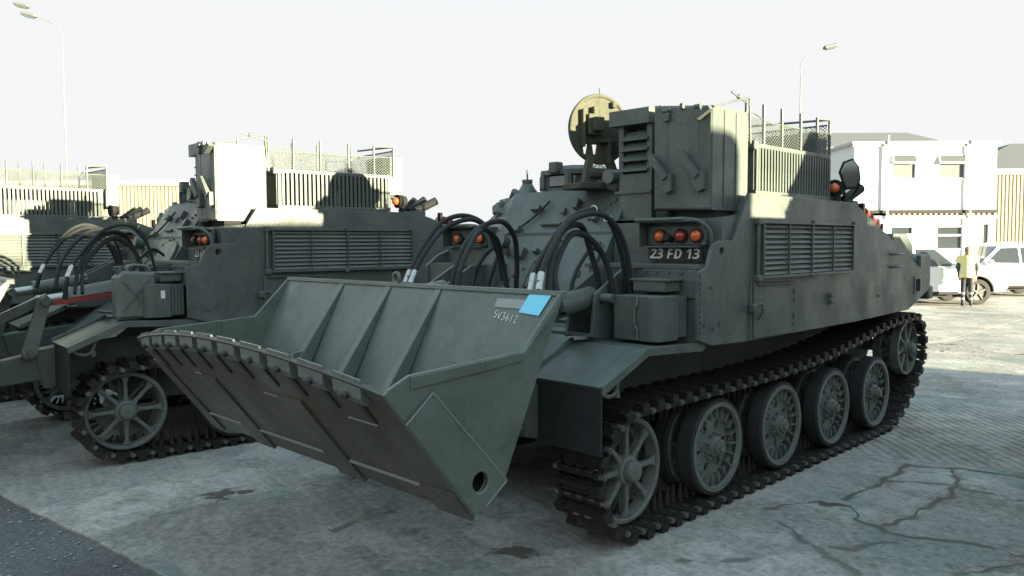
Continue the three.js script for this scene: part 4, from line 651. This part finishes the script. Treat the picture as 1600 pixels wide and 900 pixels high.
function shed(label, side0, side1, depth, eave, rise, back, name = 'corrugated_shed', inset = 99) {
  const o = ahead(side0, depth), t = thing(name, label, 'shed', [o.x, 0, o.z], YAW), L = side1 - side0;
  part(t, 'front_wall', corrugated(L, eave - 0.25, 0.2), tanSheet);
  part(t, 'end_wall', corrugated(back, eave - 0.25, 0.2).rotateY(Math.PI / 2).translate(L, 0, 0), tanSheet);
  part(t, 'end_wall', corrugated(back, eave - 0.25, 0.2).rotateY(Math.PI / 2).translate(0, 0, 0), tanSheet);
  part(t, 'back_wall', span(0, L, 0, eave, -back - 0.1, -back), tanSheet);
  part(t, 'gutter', [span(-0.15, L + 0.15, eave - 0.26, eave, 0.0, 0.22, 0.03), span(-0.15, L + 0.15, eave - 0.3, eave - 0.26, 0.0, 0.1)], greyPanel);
  const R = (a, b, c, d) => { const g = new THREE.BufferGeometry(); g.setAttribute('position', new THREE.Float32BufferAttribute([...a, ...b, ...c, ...a, ...c, ...d], 3)); g.computeVertexNormals(); return g; };
  const h = rise, in_ = Math.min(inset, back / 2, L / 2 - 0.5);
  part(t, 'roof', [R([-0.2, eave, 0.2], [L + 0.2, eave, 0.2], [L - in_, eave + h, -back / 2], [in_, eave + h, -back / 2]), R([L + 0.2, eave, -back - 0.2], [-0.2, eave, -back - 0.2], [in_, eave + h, -back / 2], [L - in_, eave + h, -back / 2]), R([L + 0.2, eave, 0.2], [L + 0.2, eave, -back - 0.2], [L - in_, eave + h, -back / 2], [L - in_, eave + h, -back / 2]), R([-0.2, eave, -back - 0.2], [-0.2, eave, 0.2], [in_, eave + h, -back / 2], [in_, eave + h, -back / 2])], roofGrey);
  return t;
}
shed('tan corrugated metal shed standing behind the far end of the loader row', -38, -16.1, 42, 5.3, 0.3, 12);
shed('tan corrugated metal shed with grey roof beside the white cabins', 24.2, 44, 43, 5.75, 2.2, 14);
shed('long low building with grey hipped roof behind the white cabins', 20.2, 30.2, 54, 8.25, 1.5, 8, 'hipped_building', 1.6);

{ // two storeys of white site cabins
  const D = 36, s0 = (1332 - 800) / FPX * D, o = ahead(s0, D), ppm = FPX / D;
  const cab = (label, y0, y1, L, dep) => { const t = thing('site_cabin', label, 'cabin', [o.x, y0, o.z], YAW, 'white site cabins'); t.userData.h = y1 - y0; t.userData.L = L; return t; };
  const X = (px) => (px - 1332) / ppm, Yv = (py) => (380.4 - py) / ppm + 1.9;
  const up = cab('upper white site cabin with two tilted open windows', 3.32, Yv(226), 0, 0), lo = cab('lower white site cabin with a grey door', 0, 3.05, 0, 0);
  for (const t of [up, lo]) { delete t.userData.h; delete t.userData.L; }
  const xm = X(1381), xr = X(1510), xe = X(1553), dep = 3.4;
  // upper
  const uh = Yv(226) - 3.32, U = (py) => Yv(py) - 3.32;
  const wall = (x0, x1, y0, y1, holes, z0, z1) => { const s = new THREE.Shape([[x0, y0], [x1, y0], [x1, y1], [x0, y1]].map((p) => new THREE.Vector2(...p))); for (const [a, b, c, d] of holes) { const h = new THREE.Path([[a, c], [a, d], [b, d], [b, c]].map((p) => new THREE.Vector2(...p))); s.holes.push(h); } const g = new THREE.ExtrudeGeometry(s, { depth: z1 - z0, bevelEnabled: false }); g.translate(0, 0, z0); return g; };
  const w1 = [X(1391), X(1427), U(283), U(247)], w2 = [X(1463), X(1503), U(283), U(248)];
  part(up, 'wall', [wall(0, xe, 0, uh - 0.12, [w1, w2], -0.1, 0), span(0, 0.1, 0, uh - 0.12, -dep, -0.1), span(xe - 0.1, xe, 0, uh - 0.12, -dep, -0.1), span(0.1, xe - 0.1, 0, uh - 0.12, -dep, -dep + 0.1)], whitePanel);
  part(up, 'floor_beam', span(-0.05, xe + 0.05, -0.15, 0, -dep, 0.05), M.black);
  part(up, 'roof', [span(-0.15, xe + 0.12, uh - 0.12, uh, -dep - 0.1, 0.15), span(-0.1, xe + 0.08, uh - 0.22, uh - 0.122, 0.002, 0.06)], greyPanel);
  for (const w of [w1, w2]) {
    const wn = group(up, 'window'), ym = w[2] + (w[3] - w[2]) * 0.66;
    part(wn, 'pane', span(w[0], w[1], w[2], w[3], -0.07, -0.05), dimGlass);
    part(wn, 'frame', [span(w[0] - 0.05, w[1] + 0.05, w[2] - 0.06, w[2] + 0.02, -0.02, 0.03), span(w[0] - 0.05, w[1] + 0.05, w[3] - 0.02, w[3] + 0.05, -0.02, 0.03), span(w[0] - 0.05, w[0] + 0.02, w[2] + 0.02, w[3] - 0.02, -0.02, 0.03), span(w[1] - 0.02, w[1] + 0.05, w[2] + 0.02, w[3] - 0.02, -0.02, 0.03), span(w[0] + 0.02, w[1] - 0.02, ym - 0.03, ym + 0.03, -0.02, 0.025)], M.white);
    const sash = group(wn, 'open_sash'); wn.remove(sash);
    part(wn, 'open_sash', [bx(w[1] - w[0] + 0.04, 0.06, 0.04, (w[0] + w[1]) / 2, ym + 0.02, 0.16), bar([w[0], w[3], 0.03], [w[0], ym + 0.02, 0.16], 0.05, 0.04), bar([w[1], w[3], 0.03], [w[1], ym + 0.02, 0.16], 0.05, 0.04)], M.white);
    part(wn, 'sash_pane', bar([(w[0] + w[1]) / 2, w[3], 0.035], [(w[0] + w[1]) / 2, ym + 0.02, 0.16], w[1] - w[0] - 0.05, 0.01), sashGlass);
    part(wn, 'blind', span(w[0] + 0.02, w[1] - 0.02, w[2], w[3] - 0.02, -0.048, -0.044), blind);
  }
  for (const px of [1346, 1375, 1420, 1463, 1484]) part(up, 'panel_seam', span(X(px) - 0.012, X(px) + 0.012, 0.02, px === 1463 || px === 1484 || px === 1420 ? U(285) - 0.1 : uh - 0.25, 0.001, 0.012), greyPanel);
  // lower
  const l1 = [X(1391), X(1424), Yv(369), Yv(358)], l2 = [X(1463), X(1501), Yv(392), Yv(358)], dr = [X(1516), X(1543), 0.05, Yv(354)];
  part(lo, 'wall', [wall(0, xe, 0, 2.93, [l1, l2, dr], -0.1, 0), span(0, 0.1, 0, 2.93, -dep, -0.1), span(xe - 0.1, xe, 0, 2.93, -dep, -0.1), span(0.1, xe - 0.1, 0, 2.93, -dep, -dep + 0.1)], whitePanel);
  part(lo, 'roof', [span(-0.05, xe + 0.1, 2.93, 3.05, -dep, 0.12)], whitePanel);
  part(lo, 'roof_sheet', corrugated(xe - xm - 0.2, 0.14, 0.24, 0.06).translate(xm + 0.1, 3.05, 0.0), tanSheet);
  for (const w of [l1, l2]) { const wn = group(lo, 'window'); part(wn, 'pane', span(w[0], w[1], w[2], w[3], -0.07, -0.05), dimGlass); part(wn, 'frame', [span(w[0] - 0.05, w[1] + 0.05, w[2] - 0.06, w[2] + 0.01, -0.02, 0.03), span(w[0] - 0.05, w[1] + 0.05, w[3] - 0.01, w[3] + 0.05, -0.02, 0.03), span(w[0] - 0.05, w[0] + 0.01, w[2] + 0.01, w[3] - 0.01, -0.02, 0.03), span(w[1] - 0.01, w[1] + 0.05, w[2] + 0.01, w[3] - 0.01, -0.02, 0.03), ...(w === l2 ? [span(w[0] + 0.01, w[1] - 0.01, Yv(371) - 0.04, Yv(371) + 0.04, -0.02, 0.025)] : [])], M.white); }
  const door = group(lo, 'door'); part(door, 'leaf', span(dr[0] + 0.03, dr[1] - 0.2, dr[2], dr[3] - 0.03, -0.08, -0.04), greyPanel); part(door, 'side_light', span(dr[1] - 0.2, dr[1], dr[2], dr[3], -0.09, -0.06), dimGlass); part(door, 'notice', span(dr[0] + 0.1, dr[0] + 0.34, dr[3] - 0.55, dr[3] - 0.2, -0.038, -0.034), M.white); part(door, 'handle', rb(0.04, 0.14, 0.05, 0.01, dr[1] - 0.28, 1.0, -0.02), M.steel);
  for (const px of [1381, 1510]) { const q = ahead(s0 + X(px), D - 0.2), p = thing('white_post', px === 1381 ? 'taller white post in front of the cabins, rising above their roof' : 'white post standing between the cabin window and the grey door', 'post', [q.x, 0, q.z], YAW, 'white posts on the cabins'); part(p, 'shaft', rod([0, 0, 0], [0, Yv(px === 1381 ? 219 : 226), 0], 0.045, 0.045, 14), M.white); part(p, 'cap', rod([0, Yv(px === 1381 ? 219 : 226), 0], [0, Yv(px === 1381 ? 219 : 226) + 0.05, 0], 0.06, 0.055, 14), M.white); part(p, 'clip', [rb(0.12, 0.05, 0.14, 0.02, 0, 3.0, 0), rb(0.12, 0.05, 0.14, 0.02, 0, 5.9, 0)], M.white); }
}
function store(label, z0, z1, H, dp = 12) { // unseen stores added right of the view, heights stepped to shape the shade
  const L = z1 - z0, t = thing('added_shade_store', label, 'store', [24, 0, z0], 0);
  part(t, 'wall', [corrugated(L, H - 0.1, 0.25).rotateY(-Math.PI / 2), span(0.1, dp, 0, H - 0.1, 0, 0.12), span(0.1, dp, 0, H - 0.1, L - 0.12, L), span(dp - 0.1, dp, 0, H - 0.1, 0.12, L - 0.12)], tanSheet);
  part(t, 'roof', bar([-0.2, H - 0.06, L / 2], [dp + 0.2, H - 0.06, L / 2], L + 0.1, 0.12), roofGrey);
  for (let k = 0; k < Math.floor((L - 3) / 6); k++) part(t, 'roller_door', span(-0.06, -0.02, 0, 3.6, 2 + k * 6, 5.6 + k * 6), greyPanel);
}
store('unseen tan store of middle height, added to shade the loaders', -12.5, -3.42, 5.15);
store('tallest unseen tan store, narrow, added to shade the second loader', -3.3, -1.97, 6.1, 2);
store('low unseen tan store with roller doors, added to shade the yard', -1.85, 38, 4.84);
{ // unseen lorry added behind the fourth loader, sized to shade the others
  const t = thing('added_shade_lorry', 'unseen white box lorry added to cast shade on the loaders', 'lorry', [8, 0, -1.25], 0);
  part(t, 'load_body', span(0, 3, 1.1, 3.8, -1.1, 1.1, 0.16), whitePanel); part(t, 'chassis', span(0.1, 5, 0.7, 1.08, -0.5, 0.5), M.black);
  part(t, 'cab', prof([[-1.05, 0.6], [-1.05, 2.7], [1.05, 2.7], [1.05, 0.6]], 5.0, 1.9, [], 0.12), whitePanel);
  part(t, 'windscreen', span(5.0, 5.02, 1.6, 2.5, -0.9, 0.9), dimGlass);
  for (const x of [0.8, 4.2]) for (const z of [-0.95, 0.95]) { const w = group(t, 'wheel'); w.position.set(x, 0.5, z); part(w, 'tyre', new THREE.TorusGeometry(0.36, 0.14, 12, 28), M.rubber); part(w, 'rim', place(new THREE.CylinderGeometry(0.26, 0.26, 0.12, 20), 0, 0, 0, Math.PI / 2), greyPanel); }
  part(t, 'tail_bar', span(-0.1, 0, 0.5, 0.65, -1.1, 1.1), M.black);
}

// ---------------------------------------------------------------- lamp posts
const poleGrey = plain(C3(0.17, 0.175, 0.175), 0.6), headGrey = plain(C3(0.12, 0.125, 0.125), 0.6);
function lampPost(label, px, pyTop, depth, reach, heads) {
  const s = (px - 800) / FPX * depth, o = ahead(s, depth), H = (380.4 - pyTop) / FPX * depth + 1.9;
  const t = thing('street_lamp', label, 'street lamp', [o.x, 0, o.z], YAW);
  part(t, 'pole', rod([0, 0, 0], [0, H - 1.3, 0], 0.045, 0.022, 14), poleGrey);
  part(t, 'arm', tube([[0, H - 1.35, 0], [0, H - 0.8, 0], [reach * 0.15, H - 0.45, 0], [reach * 0.5, H - 0.2, 0], [reach, H, 0]], 0.02, 30, 8), poleGrey);
  for (const [dx, dy] of heads) { const h = group(t, 'lamp_head'); part(h, 'housing', rb(0.62, 0.16, 0.26, 0.07, reach + dx, H + dy, 0, 0, 0, 0.2 * Math.sign(reach)), headGrey); part(h, 'lens', rb(0.4, 0.06, 0.2, 0.025, reach + dx, H + dy - 0.09, 0, 0, 0, 0.2 * Math.sign(reach)), M.glass); }
}
lampPost('tall lamp post with a single lamp head, rising behind the white cabins', 1247, 82, 36, 1.25, [[0.05, 0.05]]);
lampPost('tall lamp post with two lamp heads, rising behind the tan shed', 110, 26, 34, -1.35, [[0, 0], [-0.28, 0.4]]);

// ---------------------------------------------------------------- cars
const wheelGrey = plain(C3(0.07, 0.072, 0.075), 0.5, 0.3);
const carWhite = new THREE.MeshPhysicalMaterial({ color: C3(0.72, 0.74, 0.75), roughness: 0.35, clearcoat: 0.8, clearcoatRoughness: 0.08 });
function car(label, pos, turn) { // length along x (front at +x), near side +z, on its wheels at y = 0
  const t = thing('white_car', label, 'car', pos, turn, 'white cars parked by the cabins');
  const zx = (pts, w, bevel) => { const s = new THREE.Shape(pts.map((p) => new THREE.Vector2(...p))); const g = new THREE.ExtrudeGeometry(s, { depth: w - 2 * bevel, bevelEnabled: true, bevelThickness: bevel, bevelSize: bevel, bevelOffset: -bevel, bevelSegments: 3, curveSegments: 16 }); g.translate(0, 0, -w / 2 + bevel); return g; };
  const arch = (cx, a = 0.47) => { const p = []; for (let k = 0; k <= 14; k++) { const an = Math.PI * k / 14; p.push([cx - a * Math.cos(an), 0.38 + a * Math.sin(an)]); } return p; };
  const body = [[-2.33, 0.5], [-2.3, 0.36], [-1.9, 0.34], ...arch(-1.4), [-0.9, 0.33], [0.9, 0.33], ...arch(1.42), [1.95, 0.36], [2.25, 0.4], [2.36, 0.55], [2.37, 0.85], [2.3, 0.98], [1.9, 1.08], [0.95, 1.15], [-2.25, 1.12], [-2.36, 0.95]];
  part(t, 'body', zx(body, 1.86, 0.07), carWhite);
  const lo = 1.1, hi = 1.74, F = [[1.0, lo, 0.86], [0.25, hi, 0.68], [-2.05, hi, 0.68], [-2.3, lo, 0.86]];
  const P = []; for (const [x, y, z] of F) { P.push(new THREE.Vector3(x, y, z), new THREE.Vector3(x, y, -z)); } for (const x of [0.05, -1.9]) for (const z of [0.6, -0.6]) P.push(new THREE.Vector3(x, 1.775, z));
  part(t, 'cabin', new ConvexGeometry(P), carWhite);
  for (const s of [1, -1]) {
    const win = (pts) => { // window lies on the sloping cabin side
      const q = pts.map(([x, y]) => [x, y, s * (0.86 - (y - lo) / (hi - lo) * 0.18 + 0.006)]), v = []; for (let k = 1; k + 1 < q.length; k++) v.push(...q[0], ...q[k], ...q[k + 1]);
      const v2 = q.map(([x, y, z]) => [x, y, z - s * 0.012]); for (let k = 1; k + 1 < v2.length; k++) v.push(...v2[0], ...v2[k + 1], ...v2[k]);
      const g = new THREE.BufferGeometry(); g.setAttribute('position', new THREE.Float32BufferAttribute(v, 3)); g.computeVertexNormals(); part(t, 'side_window', g, dimGlass); };
    win([[0.78, 1.16], [0.2, 1.66], [-0.38, 1.67], [-0.38, 1.14]]); win([[-0.46, 1.14], [-0.46, 1.67], [-1.25, 1.67], [-1.3, 1.14]]); win([[-1.4, 1.16], [-1.36, 1.66], [-1.95, 1.64], [-2.12, 1.18]]);
    part(t, 'door_line', [span(-0.42, -0.41, 0.45, 1.1, s * 0.931, s * 0.933), span(0.8, 0.81, 0.5, 1.08, s * 0.931, s * 0.933), span(-1.3, -1.29, 0.85, 1.1, s * 0.931, s * 0.933)], M.black);
    part(t, 'door_handle', [rb(0.2, 0.04, 0.04, 0.012, -0.25, 0.98, s * 0.94), rb(0.2, 0.04, 0.04, 0.012, -1.1, 0.98, s * 0.94)], carWhite);
    part(t, 'mirror', [rb(0.14, 0.17, 0.2, 0.05, 0.72, 1.18, s * 1.02), rb(0.06, 0.05, 0.14, 0.015, 0.74, 1.12, s * 0.92)], carWhite);
    part(t, 'headlight', rb(0.3, 0.2, 0.3, 0.06, 2.2, 0.88, s * 0.72), M.glass); part(t, 'fog_lamp', rb(0.06, 0.09, 0.2, 0.02, 2.36, 0.52, s * 0.62), M.black);
    part(t, 'sill', rb(1.7, 0.12, 0.1, 0.03, 0.0, 0.36, s * 0.88), M.black); part(t, 'roof_rail', tube([[0.1, 1.75, s * 0.6], [0.0, 1.81, s * 0.6], [-1.7, 1.81, s * 0.6], [-1.85, 1.76, s * 0.6]], 0.018, 24, 6), greyPanel);
    for (const x of [1.42, -1.4]) {
      const w = group(t, 'wheel'); w.position.set(x, 0.38, s * 0.82);
      const rg = (l) => l.map((g) => g.rotateY(-s * Math.PI / 2));
      part(w, 'tyre', rg([lathe([[0.25, -0.11], [0.35, -0.11], [0.38, -0.08], [0.38, 0.08], [0.35, 0.11], [0.25, 0.11]], 32)]), M.rubber);
      part(w, 'rim', rg([lathe([[0.26, 0.1], [0.25, 0.07], [0.1, 0.06], [0.06, 0.09], [0, 0.09]], 24)]), wheelGrey);
      for (let k = 0; k < 5; k++) { const g = bx(0.03, 0.2, 0.05, 0.085, 0.15, 0); g.rotateX(k / 5 * Math.PI * 2); part(w, 'spoke', rg([g]), wheelGrey); }
      const liner = new THREE.CylinderGeometry(0.455, 0.455, 0.3, 24, 1, true, Math.PI / 2 * 0, Math.PI); liner.rotateX(Math.PI / 2); liner.rotateZ(Math.PI / 2); part(t, 'wheel_arch', liner.translate(x, 0.38, s * 0.77), M.black);
    }
  }
  part(t, 'windscreen', (() => { const q = [[0.96, 1.14, 0.78], [0.3, 1.7, 0.63], [0.3, 1.7, -0.63], [0.96, 1.14, -0.78]].map(([x, y, z]) => [x + 0.012, y + 0.01, z]); const g = new THREE.BufferGeometry(); g.setAttribute('position', new THREE.Float32BufferAttribute([...q[0], ...q[1], ...q[2], ...q[0], ...q[2], ...q[3]], 3)); g.computeVertexNormals(); return g; })(), dimGlass);
  part(t, 'radiator', rb(0.05, 0.2, 1.0, 0.02, 2.36, 0.82, 0), M.black); part(t, 'bumper_vent', rb(0.05, 0.14, 1.1, 0.02, 2.36, 0.5, 0), M.black); part(t, 'underbody', span(-1.9, 1.9, 0.22, 0.4, -0.7, 0.7), M.black);
  for (const s of [1, -1]) part(t, 'tail_light', rb(0.08, 0.3, 0.14, 0.03, -2.33, 0.95, s * 0.78), M.redLamp);
}
{
  const w = onLevel(1527, 476), NZ = FWD.clone().negate();
  const p1 = w.clone().addScaledVector(RGT, -1.42).addScaledVector(NZ, -0.9);
  car('white car with its front wheel behind the person in the yellow vest', [p1.x, 0, p1.z], YAW);
  const p2 = ahead((1553 - 800) / FPX * 28, 28); car('white car parked behind another white car, beside the cabins', [p2.x + 0, 0, p2.z], YAW + Math.PI);
}

// ---------------------------------------------------------------- person in a yellow vest, seen from behind
{
  const foot = onLevel(1510, 478.5), t = thing('person', 'person in a pale yellow high visibility vest and dark trousers standing beside the white car', 'person', [foot.x, 0, foot.z], YAW + 2.7);
  const bones = [ // [a, b, ra, rb]
    [[0.09, 0.92, 0], [0.1, 0.5, 0.02], 0.095, 0.062], [[0.1, 0.5, 0.02], [0.1, 0.1, -0.01], 0.06, 0.042], [[0.1, 0.06, -0.02], [0.11, 0.045, 0.15], 0.045, 0.038],
    [[-0.09, 0.92, 0], [-0.1, 0.5, 0.03], 0.095, 0.062], [[-0.1, 0.5, 0.03], [-0.11, 0.1, 0.0], 0.06, 0.042], [[-0.11, 0.06, -0.01], [-0.13, 0.045, 0.16], 0.045, 0.038],
    [[0, 0.95, 0], [0, 1.15, 0], 0.15, 0.14], [[0, 1.15, 0], [0, 1.36, 0], 0.15, 0.15], [[-0.14, 1.42, 0], [0.14, 1.42, 0], 0.075, 0.075], [[0, 1.42, 0], [0, 1.53, 0.01], 0.06, 0.055],
    [[0, 1.6, 0.02], [0, 1.66, 0.015], 0.08, 0.092], [[0, 1.63, 0.1], [0, 1.6, 0.11], 0.016, 0.02],
    [[0.19, 1.41, 0], [0.25, 1.13, -0.02], 0.06, 0.05], [[0.25, 1.13, -0.02], [0.2, 0.9, 0.1], 0.047, 0.034], [[0.2, 0.9, 0.1], [0.18, 0.83, 0.14], 0.034, 0.03],
    [[-0.19, 1.41, 0], [-0.24, 1.13, -0.03], 0.06, 0.05], [[-0.24, 1.13, -0.03], [-0.22, 0.88, 0.06], 0.047, 0.034], [[-0.22, 0.88, 0.06], [-0.21, 0.81, 0.09], 0.034, 0.03],
  ];
  for (const sx of [1, -1]) for (let f = 0; f < 5; f++) { const bxs = sx > 0 ? [0.18, 0.83, 0.14] : [-0.21, 0.81, 0.09]; const o = (f - 2) * 0.016; bones.push([[bxs[0] + o * 0.3, bxs[1], bxs[2] + o], [bxs[0] + o * 0.5, bxs[1] - (f === 4 ? 0.05 : 0.08 - Math.abs(f - 1.5) * 0.008), bxs[2] + o * 1.2 + (f === 4 ? 0.03 : 0.01)], 0.011, 0.009]); }
  const cap = (p, [a, b, ra, rb]) => { const ab = [b[0] - a[0], b[1] - a[1], b[2] - a[2]], ap = [p[0] - a[0], p[1] - a[1], p[2] - a[2]]; const h = Math.max(0, Math.min(1, (ab[0] * ap[0] + ab[1] * ap[1] + ab[2] * ap[2]) / (ab[0] ** 2 + ab[1] ** 2 + ab[2] ** 2))); return Math.hypot(ap[0] - ab[0] * h, ap[1] - ab[1] * h, ap[2] - ab[2] * h) - (ra + (rb - ra) * h); };
  const field = (bs, k, lo, hi, n, clip) => {
    const mc = new MarchingCubes(n, new THREE.MeshBasicMaterial(), false, false, 120000); mc.isolation = 0; const sz = hi - lo;
    for (let z = 0; z < n; z++) for (let y = 0; y < n; y++) for (let x = 0; x < n; x++) {
      const p = [(x / n * 2 - 1) * 0.5 * sz, lo + y / n * sz, (z / n * 2 - 1) * 0.5 * sz]; let s = 0; if (Math.abs(p[0]) > 0.36 || Math.abs(p[2]) > 0.36) { mc.field[x + y * n + z * n * n] = -1; continue; }
      for (const b of bs) { const d = cap(p, b); if (d < 0.2) s += Math.exp(-d / k); }
      let d = -k * Math.log(Math.max(s, 1e-30)); if (clip) d = Math.max(d, clip(p)); mc.field[x + y * n + z * n * n] = -d;
    }
    mc.update(); const c = mc.count ?? mc.geometry.drawRange.count, pa = mc.positionArray.slice(0, c * 3), g = new THREE.BufferGeometry();
    for (let i = 0; i < c; i++) { pa[i * 3] *= 0.5 * sz; pa[i * 3 + 1] = lo + (pa[i * 3 + 1] + 1) * 0.5 * sz; pa[i * 3 + 2] *= 0.5 * sz; }
    g.setAttribute('position', new THREE.BufferAttribute(pa, 3)); g.setAttribute('normal', new THREE.BufferAttribute(mc.normalArray.slice(0, c * 3).map((v) => v), 3)); g.computeVertexNormals(); return g;
  };
  const bg = field(bones, 0.014, -0.02, 1.82, 92);
  { const p = bg.attributes.position, col = new Float32Array(p.count * 3); for (let i = 0; i < p.count; i++) { const y = p.getY(i), x = Math.abs(p.getX(i)), z = p.getZ(i); let c = [0.035, 0.04, 0.055]; if (y < 0.1) c = [0.02, 0.02, 0.02]; else if (y > 1.5) c = z > 0.035 && y < 1.72 ? [0.42, 0.25, 0.18] : [0.2, 0.16, 0.12]; else if (y > 0.93 && x < 0.3) c = [0.06, 0.065, 0.075]; else if (x > 0.15 && y < 0.88 && y > 0.7) c = [0.42, 0.25, 0.18]; else if ((y > 0.2 && y < 0.25) || (y > 0.36 && y < 0.41)) c = [0.5, 0.5, 0.48]; col.set(c, i * 3); } bg.setAttribute('color', new THREE.BufferAttribute(col, 3)); }
  const bm = new THREE.Mesh(bg, new THREE.MeshStandardMaterial({ vertexColors: true, roughness: 0.8 })); bm.name = 'body'; t.add(bm);
  const torso = bones.slice(6, 9).concat([bones[12], bones[15]].map(([a, b, r]) => [a, [a[0] + (b[0] - a[0]) * 0.3, a[1] + (b[1] - a[1]) * 0.3, a[2]], r, r]), [[[0, 0.86, 0], [0, 1.0, 0], 0.165, 0.155]]).map(([a, b, r, q]) => [a, b, r + 0.03, q + 0.03]);
  const vg = field(torso, 0.02, 0.6, 1.7, 72, (p) => Math.max(0.84 - p[1], p[1] - 1.49));
  const vm = new THREE.Mesh(metreUV(flat(vg)), plain(C3(0.72, 0.68, 0.3), 0.8)); vm.name = 'high_visibility_vest'; t.add(vm);
  const band = field(torso.map(([a, b, r, q]) => [a, b, r + 0.006, q + 0.006]), 0.02, 0.6, 1.7, 72, (p) => Math.max(Math.min(Math.abs(p[1] - 1.0), Math.abs(p[1] - 1.14)) - 0.028, -1));
  const bnm = new THREE.Mesh(metreUV(flat(band)), plain(C3(0.6, 0.6, 0.58), 0.4)); bnm.name = 'reflective_band'; t.add(bnm);
}

scene.traverse((m) => { if (m.isMesh) { m.castShadow = true; m.receiveShadow = true; } });
renderer.render(scene, camera);
